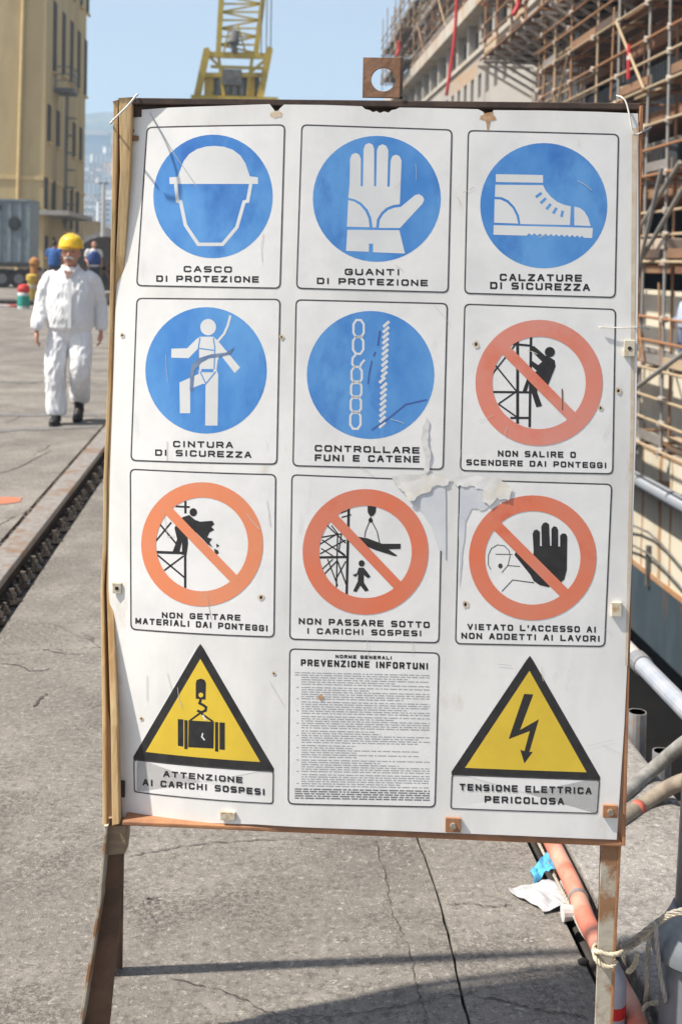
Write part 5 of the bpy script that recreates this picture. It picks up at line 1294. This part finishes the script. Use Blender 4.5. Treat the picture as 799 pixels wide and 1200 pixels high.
for u in (306, 312, 317): MB().tube([K(u, 64, -.2), K(u, 64, -.2) + (K(u + 1, 0, -.2) - K(u, 64, -.2)) * 3.2], .045, 6).build('hoist_cable', M_gy, cr_)
MB().tube([K(274, 50, -.4), K(276, 36, -.4)], [.42, .30], 10).build('pulley_block', M_gy, cr_)
MB().tube([K(275, 62, -.2), K(274, 50, -.4)], .25, 8).build('pulley_block', M_gy, cr_)
beam(K(262, 62, -.2), K(270, 30, -.2), .14); beam(K(288, 62, -.2), K(279, 30, -.2), .14)

# ================================================================ SHIP IN THE DRY DOCK
XH = 10.6
def H(u, v, x=XH): return on_x(u, v, x)
M_plate = mat('pale grey ship wall', (.40, .375, .34), (.34, .32, .29), .35, .8, c3=(.42, .28, .17), scale3=.22, lo3=.55, hi3=.68, stretch=(1, .5, 1), stretch3=(1, .35, 1.6), bump=.006, bscale=2)
M_cream = mat('stained cream hull', (.74, .68, .55), (.64, .58, .46), .8, .7, c3=(.46, .25, .11), scale3=.9, lo3=.64, hi3=.74, stretch=(1, 1.2, .25), stretch3=(1, 1.6, .16), bump=.004, bscale=2)
M_slate = mat('slate blue hull bottom', (.045, .068, .088), (.07, .095, .115), .9, .55, c3=(.13, .09, .07), scale3=1.2, lo3=.6, hi3=.7, stretch=(1, 1, .25), bump=.004)
M_beam = mat('pale ship ledge', (.50, .46, .40), (.42, .36, .29), .6, .8, c3=(.45, .27, .14), scale3=.5, lo3=.56, hi3=.66)
M_deep_shade = mat('deep shade black', (.008, .007, .007), (.014, .012, .011), .6, 1.0, spec=.0)  # near-black colour puts deep shade in bays and under hull and deck
M_rp = mat('rusty primer plate', (.24, .115, .06), (.30, .18, .10), .8, .85, c3=(.2, .1, .06), scale3=.6, stretch=(1, 1, .5))
SY0, SY1 = 12.0, 104.0
ship = thing('ship', (14, 30, -8), 'huge ship under repair in the dry dock on the right', 'ship')
shp = lambda x0, x1, y0, y1, z0, z1: MB().box(x0 - 14, x1 - 14, y0 - 30, y1 - 30, z0 + 8, z1 + 8)
# hull: flat side, round bilge
zcr = -6.45
hull_prof = [(XH, -2.42), (XH, zcr)]
mb = MB(); mb.prism([(XH - 14, -2.42 + 8), (XH - 14, zcr + 8), (XH + 1 - 14, zcr + 8), (XH + 1 - 14, -2.42 + 8)], 'y', SY0 - 30, SY1 - 30); mb.build('hull_side', M_cream, ship)
bil = [(XH - .02 - 14, zcr + 8), (XH - .02 - 14, -8.2 + 8), (XH + 20 - 14, -8.2 + 8), (XH + 20 - 14, zcr + 8)]
MB().prism(bil, 'y', SY0 - 30, SY1 - 30).build('hull_bottom', M_slate, ship)
MB().prism([(XH - .02 - 14, -.201), (XH + .35 - 14, -.85), (XH + 1.2 - 14, -1.15), (XH + 20 - 14, -1.2), (XH + 20 - 14, -.201)], 'y', SY0 - 30, SY1 - 30).build('bilge', M_deep_shade, ship)
for y in range(14, 104, 6): shp(XH + 1.5, XH + 3.5, y, y + 1.2, DOCK_Z, -9.2).build('keel_block', M_dark, ship)
# rust line, rubbing pipe
shp(XH - .03, XH, SY0, SY1, -3.15, -3.07).build('weld_line', mat('orange rust line', (.45, .22, .09), (.4, .3, .2), 2, .9), ship)
shp(XH - .03, XH, SY0, SY1, zcr, zcr + .14).build('weld_line', mat('orange rust line', (.45, .22, .09), None, 2, .9), ship)
MB().tube([(9.9 - 14, SY0 - 30, 8 - 3.72), (9.9 - 14, SY1 - 30, 8 - 3.72)], .18, 14).build('fender_pipe', mat('pale blue grey pipe', (.32, .35, .40), (.30, .29, .28), .6, .4, c3=(.38, .25, .16), scale3=.5, lo3=.6, hi3=.7), ship, smooth=True)
for y in range(14, 100, 5): shp(9.9, XH, y, y + .15, -3.9, -3.7).build('pipe_bracket', M_rustdark, ship)
for k, (z0, sag) in enumerate(((-5.2, .45), (-5.75, .35))):
    pts = []
    for y in range(14, 60, 8): pts += [(XH - .18 - 14, y - 30, z0 + 8), (XH - .2 - 14, y + 4 - 30, z0 + 8 - sag)]
    MB().tube(curve_pts(pts, 4), .028, 6).build('mooring_cable', M_gy, ship, smooth=True)
for u in (762,):
    P = H(u, 655); shp(XH - .12, XH, P.y - .06, P.y + .06, P.z - .7, P.z + .35).build('draught_bar', M_gy, ship)
for u in (773, 752, 786): 
    P = H(u, 600); mb = MB()
    yw = .10 if u == 773 else .05
    y_ = P.y; pts = []
    for i in range(9): pts.append((y_ + random.uniform(-.05, .05), -2.5 - i * .48))
    for i in range(8):
        a, b = pts[i], pts[i + 1]; w1, w2 = yw * random.uniform(.6, 1.3), yw * random.uniform(.6, 1.3)
        mb.add([(XH - .008 - 14, a[0] - w1 - 30, a[1] + 8), (XH - .008 - 14, a[0] + w1 - 30, a[1] + 8), (XH - .008 - 14, b[0] + w2 - 30, b[1] + 8), (XH - .008 - 14, b[0] - w2 - 30, b[1] + 8)], [(0, 1, 2, 3)])
    mb.build('rust_run', mat('rust run', (.50, .25, .10), (.42, .30, .18), 1.5, .9), ship)
# wall above: solid pale wall beyond y 37, open decks nearer
EY = 37.5
shp(XH, XH + .4, EY, SY1, -2.42, 9.45).build('upper_wall', M_plate, ship)
shp(XH + 1.2, XH + 1.6, EY, SY1, 9.45, 10.55).build('window_recess', M_deep_shade, ship)
shp(XH, XH + .4, EY, SY1, 10.55, 11.5).build('upper_wall', M_plate, ship)
# window strip: piers between openings
pier = None; y = 44.6
while y < 92:
    if pier is None: pier = MB().box(0, .4, 0, 1.05, 0, 1.1).build('window_pier', M_plate, ship); o = pier
    else: o = share(pier, ship)
    o.location = (XH - 14, y - 30, 9.45 + 8); y += 1.85
shp(XH, XH + .4, EY, 44.6, 9.45, 10.55).build('upper_wall', M_plate, ship)
shp(XH - .12, XH + .4, EY, SY1, 11.5, 11.72).build('ledge', M_beam, ship)
shp(XH + 1.4, XH + 1.8, EY, SY1, 11.72, 13.4).build('deck_recess', M_deep_shade, ship)
shp(XH - .5, XH + 2, EY, SY1, 13.4, 14.1).build('ledge', M_beam, ship)
col0 = None; y = 40.0; k = 0
while y < SY1 - 1:
    if col0 is None: col0 = MB().box(0, .35, 0, .45, 0, 1.68).build('deck_column', M_plate, ship); o = col0
    else: o = share(col0, ship)
    o.location = (XH - 14 + .05, y - 30, 11.72 + 8); y += 3.1; k += 1
bl_ = None; y = 41.2
while y < SY1 - 2:
    for dy in (0, .8):
        if bl_ is None: bl_ = MB().box(0, .06, 0, .55, 0, 1.66).build('window_panel', mat('blue grey glass', (.10, .12, .15), (.05, .06, .08), .8, .25), ship); o = bl_
        else: o = share(bl_, ship)
        o.location = (XH - 14 + .75, y - 30 + dy, 11.73 + 8)
    y += 3.1
# superstructure behind the scaffolding up top
shp(XH + 1.3, XH + 9, 46, 90, 14.1, 20.6).build('superstructure', mat('grey superstructure', (.17, .16, .15), (.10, .095, .09), .35, .85, c3=(.26, .25, .24), scale3=.5), ship)
shp(XH + 1.2, XH + 8, 20, 50, 14.1, 21.5).build('superstructure', mat('grey superstructure', (.17, .16, .15), None, .35, .85), ship)
# near block: decks with recessed dark bays
shp(XH + 3.2, XH + 3.6, SY0, EY, -.6, 21).build('inner_bulkhead', M_deep_shade, ship)
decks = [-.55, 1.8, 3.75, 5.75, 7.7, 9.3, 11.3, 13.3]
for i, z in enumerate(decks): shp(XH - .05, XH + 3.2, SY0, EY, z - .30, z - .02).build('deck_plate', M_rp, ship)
shp(XH - .001, XH + 3.6, EY - .2, EY - .01, -.6, 21).build('end_bulkhead', M_deep_shade, ship)
shp(XH, XH + .35, SY0, EY, -2.42, -.85).build('lower_wall', M_cream, ship)
shp(XH, XH + .35, SY0, EY, -.57, 1.05).build('lower_wall', M_cream, ship)
# corrugated bulwark panels standing on decks
def panel_row(z0, z1, m, y0=SY0, y1=EY, wd=1.02, gap=.05, skip=()):
    p0 = None; y = y0; i = 0
    while y < y1 - .5:
        if i not in skip:
            if p0 is None:
                mb = MB(); mb.box(0, .04, 0, wd, 0, z1 - z0)
                for q in range(4): mb.box(-.035, -.001, .06 + q * .26, .15 + q * .26, .04, z1 - z0 - .04)
                p0 = mb.build('wall_panel', m, ship); o = p0
            else: o = share(p0, ship)
            o.location = (XH - 14 + random.uniform(0, .06), y - 30, z0 + 8)
        y += wd + gap; i += 1
M_wp = mat('grey wall panel', (.25, .24, .225), (.15, .145, .135), .7, .7, c3=(.33, .22, .14), scale3=.8)
panel_row(3.76, 4.95, M_wp, skip=(2, 7)); panel_row(5.76, 7.0, mat('blue grey wall panel', (.20, .22, .24), (.12, .13, .14), .7, .7, c3=(.38, .36, .33), scale3=1.1), skip=(4, 11)); panel_row(7.72, 8.7, M_rp, skip=(3, 8, 9)); panel_row(11.3, 12.3, M_wp, skip=(1, 5))
panel_row(9.32, 10.4, M_wp, skip=(1, 4, 5, 9))

# ================================================================ SCAFFOLDING
M_pole = mat('rusty scaffold tube', (.34, .155, .07), (.42, .27, .15), 1.1, .7, .2, c3=(.22, .12, .07), scale3=.7)
M_pole2 = mat('galvanised scaffold tube', (.30, .30, .30), (.38, .34, .28), 1.1, .6, .3)
M_pole3 = mat('tan scaffold tube', (.47, .36, .23), (.36, .26, .16), 1.1, .7, .2)
M_brd = mat('scaffold board', (.27, .145, .075), (.15, .09, .055), .8, .9, c3=(.46, .34, .2), scale3=.6)
M_coup = mat('pale scaffold coupler', (.50, .46, .42), (.35, .3, .26), 3, .6, .2)
def scaffold(label, ys, z0, z1, lifts, rows=(9.0, 10.0), boards=True, seed=1, bm_=None, rail_x=9.0, pole_top=None, brace=True, y_off=.0):
    rnd = random.Random(seed)
    t = thing('scaffolding', (9.5, ys[0], z0), label, 'scaffolding', 'scaffolding along the ship')
    ox, oy, oz = 9.5, ys[0], z0
    H_ = z1 - z0
    poles = [MB().tube([(0, 0, 0), (0, 0, 1)], .036, 7).build('pole', m, t) for m in (M_pole, M_pole2, M_pole3)]
    for k, p_ in enumerate(poles): p_.scale.z = H_
    first = [True] * 3
    def put(src_i, x, y, z, h_):
        if first[src_i]: o = poles[src_i]; first[src_i] = False
        else: o = share(poles[src_i], t)
        o.location = (x - ox, y - oy, z - oz); o.scale = (1, 1, h_); o.rotation_euler = (rnd.uniform(-.006, .006), rnd.uniform(-.006, .006), 0)
    for r_i, x in enumerate(rows):
        for i, y in enumerate(ys):
            put(rnd.choice((0, 0, 1, 2, 2)), x, y + (y_off if r_i else 0) + rnd.uniform(-.1, .1), z0 + rnd.uniform(-.2, .1), H_ + rnd.uniform(-.5, .9))
    for k, f_ in enumerate(first):
        if f_: put(k, rows[0], ys[0] + .3, z0, H_)
    cp = MB().box(-.075, .075, -.07, .07, -.07, .07).build('coupler', M_coup, t, bevel=.02); fc = True
    led = MB().tube([(0, 0, 0), (0, 1, 0)], .034, 7).build('ledger', M_pole3, t); fl = True
    ledr = MB().tube([(0, 0, 0), (0, 1, 0)], .034, 7).build('ledger', M_pole, t); fr = True
    brds = [MB().box(0, .27, 0, 1, 0, .045).build('board', m_, t) for m_ in ((bm_,) if bm_ else (M_brd, mat('grey weathered board', (.24, .22, .20), (.15, .13, .12), .9, .9), mat('pale new board', (.46, .36, .24), (.36, .26, .16), .9, .9), mat('sooty board', (.07, .05, .04), (.13, .08, .05), .9, .9)))]; used_b = [False] * len(brds)
    def next_board():
        q = rnd.choice((0, 0, 1, 2, 3, 3)) % len(brds)
        if used_b[q]: return share(brds[q], t)
        used_b[q] = True; return brds[q]
    span = ys[-1] - ys[0]
    for z in lifts:
        for x in rows[:1] if len(lifts) > 5 else rows:
            for dz in (.0, 1.12, .60):
                if z + dz > z1 + .5: continue
                a = rnd.random() < .6
                if a: o = led if fl else share(led, t); fl = False
                else: o = ledr if fr else share(ledr, t); fr = False
                o.location = (x - .07 - ox, -rnd.uniform(.1, .8), z + dz - oz); o.scale = (1, span + rnd.uniform(.3, 1.2), 1); o.rotation_euler = (rnd.uniform(-.003, .003), 0, 0)
                for y in ys:
                    if rnd.random() < (.8 if dz != .6 else .4):
                        o = cp if fc else share(cp, t); fc = False
                        o.location = (x - .03 - ox, y - oy, z + dz - oz); o.rotation_euler = (rnd.uniform(0, .5), 0, rnd.uniform(0, 1))
        if boards:
            for i in range(len(ys) - 1):
                d_ = ys[i + 1] - ys[i]
                for q in range(3):
                    if rnd.random() < .12: continue
                    o = next_board()
                    o.location = (rows[0] + .08 + q * .30 - ox, ys[i] - oy - .06, z + .05 + .004 * (q % 2) - oz); o.scale = (1, d_ + .12, 1)
                if rnd.random() < .75:
                    o = next_board(); o.rotation_euler = (0, R(-90), 0)
                    o.location = (rows[0] - .02 - ox + .045, ys[i] - oy, z + .10 - oz); o.scale = (.75, d_, 1)
        for i in range(0, len(ys)):     # transoms
            o = share(ledr, t); o.rotation_euler = (0, 0, R(-90)); o.scale = (1, rows[-1] - rows[0] + .7, 1)
            o.location = (rows[0] - .15 - ox, ys[i] - oy + .05, z - .05 - oz)
    for q, f_ in enumerate(used_b):
        if not f_: bpy.data.objects.remove(brds[q])
    if brace:
        for i in range(0, len(ys) - 1, 3):
            for j in range(len(lifts) - 1):
                o = share(led if rnd.random() < .5 else ledr, t)
                dy, dz = ys[i + 1] - ys[i], lifts[j + 1] - lifts[j]
                sg = 1 if rnd.random() < .5 else -1
                o.location = (rows[0] - .1 - ox, (ys[i] if sg > 0 else ys[i + 1]) - oy, lifts[j] - oz); o.scale = (1, math.hypot(dy, dz), 1); o.rotation_euler = (math.atan2(dz, dy * sg), 0, 0)
    return t
ysn = [21.0, 23.1, 25.2, 26.7, 28.9, 31.0, 33.3, 35.0, 36.6]
near_sc = scaffold('rusty scaffolding with board decks against the near open decks of the ship', ysn, -2.5, 9.6, [-2.35, -.6, 1.75, 3.7, 5.7, 7.65], seed=4, y_off=.9)
sn_pole = [c for c in near_sc.children if c.name.startswith('pole')][0]
ysu = [24.0, 26.2, 28.4, 30.5, 32.7, 34.8, 37.0, 39.2, 41.4, 43.5]
up = scaffold('upper scaffolding hung out on brackets over the pale wall', ysu, 9.2, 15.5, [9.25, 11.2, 13.2], rows=(8.5, 9.5), seed=9, brace=True)
cs = None
for y in ysu:
    for dy in (0, 1.05):
        mb = MB(); mb.beam((0, 0, 0), (2.1, 0, 0), .09, .09); mb.beam((.1, 0, -.02), (2.08, 0, -1.1), .08, .08)
        if cs is None: cs = mb.build('bracket', M_coup, up); o = cs
        else: o = share(cs, up)
        o.location = (8.45 - 9.5, y + dy - ysu[0], 9.08 - 9.2)
brd_m = MB().box(0, 1.05, -.4, 20.2, 0, .05).build('deck_sheet', M_deep_shade, up); brd_m.location = (9.55 - 9.5, 0, .02)
yst = [47 + 2.6 * i for i in range(16)]
scaffold('distant scaffolding wrapped round the upper works at the far end of the ship', yst, 14.0, 20.4, [14.2, 16.2, 18.2], rows=(10.2, 11.6), seed=12, brace=True, bm_=mat('grey scaffold board', (.22, .20, .18), (.13, .12, .11), .8, .9))
sp = scaffold('scaffold tower rising above the far end of the ship', [76, 78.5, 81, 83.5, 86], 13.9, 18.8, [14.6, 16.6], rows=(9.4, 10.6), seed=21, bm_=MATS['grey scaffold board'])
scaffold('small tube tower at the near end of the pale wall', [34.6, 36.6, 38.4], 2.0, 10.2, [4.4, 6.2, 8.0], rows=(9.3, 10.1), seed=31, boards=False, brace=False)
# clutter on the decks and loose tubes leaning on the scaffolding
rc = random.Random(41)
LB = [('bundle of dark tarpaulin', (.03, .035, .04)), ('rusty tray of fittings', (.25, .12, .06)), ('grey steel cabinet', (.2, .2, .2)), ('pale board stack', (.45, .36, .24))]
for i in range(14):
    k = i % 4; z = (1.80, 3.80, 5.80, 7.75)[(i * 3 + i // 4) % 4]; y = 21.5 + 1.05 * i + rc.uniform(0, .3)
    t = MB().box(0, rc.uniform(.3, .5), 0, rc.uniform(.5, .9), .06, rc.uniform(.3, .75)).build(('tarpaulin_bundle', 'fittings_tray', 'steel_cabinet', 'board_stack')[k], mat(LB[k][0], LB[k][1], None, 3, .85), bevel=.04)
    t.location = (9.35, y, z); t.rotation_euler = (0, 0, rc.uniform(-.2, .2))
    tag(t, '%s on the %s near scaffold deck, %s' % (LB[k][0], {1.80: 'lowest boarded', 3.80: 'second boarded', 5.80: 'third boarded', 7.75: 'topmost'}[z], ('at its near end', 'in its nearer half', 'in its farther half', 'at its far end')[min(3, i * 4 // 14)]), 'site clutter')
for i in range(16):
    y = 21.2 + i * 1.02; z = rc.choice((-2.2, -.5, 1.8, 3.8, 5.8)); ln = rc.uniform(1.6, 2.6); tl = rc.choice((0, 0, 0, .3, -.35)) + rc.uniform(-.04, .04)
    o = share(sn_pole, near_sc); o.location = (8.93 - 9.5 + rc.uniform(-.05, .08), y - 21.0, z + 2.5); o.rotation_euler = (tl, rc.uniform(-.05, .05), 0); o.scale = (.8, .8, ln)
# long grey diagonal braces under the near deck
for i, (ua, va, ub, vb, lab) in enumerate(((752, 262, 790, 200, 'upper grey raking tube under the near scaffold deck'), (753, 300, 799, 222, 'lower grey raking tube under the near scaffold deck'), (751, 300, 772, 210, 'steep grey raking tube beside the board edge'), (748, 452, 799, 415, 'low grey raking tube across the lowest deck'))):
    a, b = on_x(ua, va, 8.85 - .1 * i), on_x(ub, vb, 8.85 - .1 * i)
    if i == 3: b = on_x(ub + 30, vb - 22, 8.55)
    tag(MB().tube([a - (b - a) * .15, b + (b - a) * .15], .05, 8).build('raking_tube', M_pole2), lab, 'tube')
# cream box on the deck
a = H(752, 284, 9.3); b = H(782, 302, 9.3)
tag(MB().box(9.25, 9.9, min(a.y, b.y), max(a.y, b.y), 1.83, 2.3).build('tool_box', mat('cream box paint', (.58, .48, .38), None, 2), bevel=.02), 'pale cream box standing on the second scaffold deck', 'box')
# worker on the scaffold at the right edge
mp = on_x(803, 424, 9.45)
person((9.45, mp.y, -.56), R(-70), 'worker in a pale blue shirt standing on the lower scaffold deck', mat('pale blue shirt', (.50, .55, .68), None, 8, .9), mat('grey blue trousers', (.17, .2, .3), None, 8, .9), vox=.014, hair_m=mat('dark hair', (.03, .022, .018), None, 50), pose='stand')
# hanging red hoses and a red white marker
for (u0, v0, u1, v1, x, r, lab) in ((536, -30, 523, 112, 9.0, .075, 'long red hose hanging down the ship wall'), (467, 48, 464, 66, 9.1, .1, 'short red hose hanging at the far end of the ship'), (605, -10, 601, 18, 8.2, .08, 'red hose on the upper scaffolding')):
    a = on_x(u0, v0, x); b = on_x(u1, v1, x); s_ = (a.y + b.y) / 2
    a = on_y(u0, v0, s_); b = on_y(u1, v1, s_); m_ = (a + b) / 2 + Vector((.12, 0, 0))
    tag(MB().tube(curve_pts([a, m_, b], 6), r, 8).build('red_hose', mat('red hose rubber', (.55, .03, .035), None, 2, .5), smooth=True), lab, 'hose')
a = on_x(737, 52, 8.9); b = on_x(733, 94, 8.9)
mk = thing('fire_hose', (a.x, a.y, b.z), 'short red and white fire hose hanging on the near scaffolding', 'hose')
hh_ = a.z - b.z
for k, (z0, z1, m) in enumerate(((0, .55, MATS['red hose rubber']), (.551, .66, mat('white tape', (.7, .65, .62), None, 3)), (.661, 1, MATS['red hose rubber']))):
    MB().tube([(0, 0, hh_ * z0), (0, 0, hh_ * z1)], .055, 8).build('hose_section', m, mk)

# ================================================================ HILL AND TOWN
from mathutils import noise as mn
def hill_h(x, y):
    t = max(0, min(1, (y - 420) / 1500)); t = t * t * (3 - 2 * t)
    r_ = 205 + 46 * mn.noise(Vector((x / 520, y / 900, 3))) + 30 * mn.noise(Vector((x / 180, y / 260, 9)))
    fall = max(0, 1 - max(0, x - 250) / 900)
    return t * r_ * (.45 + .55 * fall) + max(0, (y - 420) / 300) * 0
nx, ny = 70, 50; hv_, hf = [], []
for j in range(ny + 1):
    for i in range(nx + 1):
        x = -2200 + 4000 * i / nx; y = 380 + 2300 * j / ny
        hv_.append((x, y, hill_h(x, y) - (1.0 if y < 430 else 0)))
for j in range(ny):
    for i in range(nx): k = j * (nx + 1) + i; hf.append((k, k + 1, k + nx + 2, k + nx + 1))
hm_ = MB().add(hv_, hf).build('hill', mat('wooded hillside', (.04, .06, .04), (.08, .09, .055), .02, .95, c3=(.15, .14, .11), scale3=.012, lo3=.5, hi3=.62, detail=8, bump=2, bscale=.05), smooth=True)
tag(hm_, kind='structure')
M_bw = mat('pale town wall', (.60, .50, .42), (.50, .38, .30), .01, .9, coord='Object')
def block(w_, d_, h_, wallm):
    t = MB().box(-w_ / 2, w_ / 2, -d_ / 2, d_ / 2, -12, h_).build('apartment_block', wallm)
    mb = MB(); nf = max(2, int(h_ / 4))
    for f in range(nf):
        z = 1.5 + f * (h_ - 1) / nf
        nw = max(2, int(w_ / 5))
        for q in range(nw):
            x = -w_ / 2 + (q + .5) * w_ / nw; mb.box(x - 1, x + 1, -d_ / 2 - .1, -d_ / 2 - .01, z, z + 1.8)
    wn_ = mb.build('windows', M_win, t); wn_['kind'] = 'stuff'
    rf = MB().box(-w_ / 2 - .5, w_ / 2 + .5, -d_ / 2 - .5, d_ / 2 + .5, h_, h_ + 1).build('roof', mat('town roof', (.34, .25, .2), None, .05), t)
    return t
protos = [block(16, 12, 16, M_bw), block(26, 14, 24, mat('cream town wall', (.66, .62, .55), None, .01)), block(12, 10, 12, mat('ochre town wall', (.62, .36, .18), None, .01)), block(20, 14, 30, mat('white town wall', (.74, .73, .71), None, .01)), block(44, 16, 10, mat('white town wall', (.74, .73, .71), None, .01))]
GRP = 'hazy apartment blocks on the hillside'
for p_ in protos: tag(p_, 'pale apartment block among others on the hazy hillside far beyond the quay', 'apartment block', GRP)
KINDL = ['pale beige apartment block', 'tall cream apartment block', 'small ochre town house', 'tall white apartment block', 'long low white block']
rnd = random.Random(5); used = [False] * 5
n_ = 0; tries = 0; placed = []
while n_ < 160 and tries < 4000:
    tries += 1
    u = rnd.uniform(92, 140) if n_ < 110 else rnd.uniform(-150, 60)
    s = 440 + 760 * rnd.random() ** 1.3
    d_ = ray(u, 300); x = d_.x / d_.y * s
    if any(abs(x - a) < 13 and abs(s - b) < 14 for a, b in placed): continue
    if s > 850 and rnd.random() < .7: continue
    k = rnd.choice((0, 0, 1, 2, 2, 3, 4)) ; placed.append((x, s))
    o = protos[k] if not used[k] else None
    if o is None:
        o = share(protos[k])
        for c in protos[k].children: share(c, o)
    used[k] = True
    o.location = (x, s, hill_h(x, s)); o.rotation_euler = (0, 0, rnd.uniform(-.6, .6)); n_ += 1
    sc_ = rnd.uniform(.42, .85); o.scale = (sc_ * rnd.uniform(.7, 1.3), sc_, sc_ * rnd.uniform(.45, .85))
    o['label'] = KINDL[k] + (' low down behind the yard sheds', ' half way up the hazy hillside', ' high on the hazy hillside')[0 if s < 600 else 1 if s < 860 else 2]; o['group'] = GRP + (', lower rows', ', middle rows', ', upper rows')[0 if s < 600 else 1 if s < 860 else 2]
# big bluish block with a pale top on the upper slope
P = on_y(107, 190, 1250); zt_ = on_y(107, 158, 1250).z
bb_ = thing('hilltop_block', (P.x, 1250, hill_h(P.x, 1250) - 10), 'large flat roofed block highest on the hillside beside the ochre building', 'building')
hb_ = zt_ - hill_h(P.x, 1250) + 10
MB().box(-16, 16, 0, 30, 0, max(20, hb_)).build('wall', mat('blue grey town wall', (.22, .25, .30), None, .02), bb_)
MB().box(-17, 17, -1, 31, max(20, hb_), max(20, hb_) + 5).build('roof', M_bw, bb_)

# ================================================================ HAZE
hz = MB().box(-3100, 3100, -15, 3300, -11.0, 300).build('haze', None)
tag(hz, kind='stuff')
vm = bpy.data.materials.new('air haze'); vm.use_nodes = True
n = vm.node_tree; n.nodes.remove(n.nodes['Principled BSDF'])
pv = n.nodes.new('ShaderNodeVolumePrincipled'); pv.inputs['Density'].default_value = .00062
pv.inputs['Color'].default_value = (.58, .78, 1.0, 1); pv.inputs['Anisotropy'].default_value = 0.1
n.links.new(pv.outputs[0], n.nodes['Material Output'].inputs['Volume'])
hz.data.materials.append(vm)
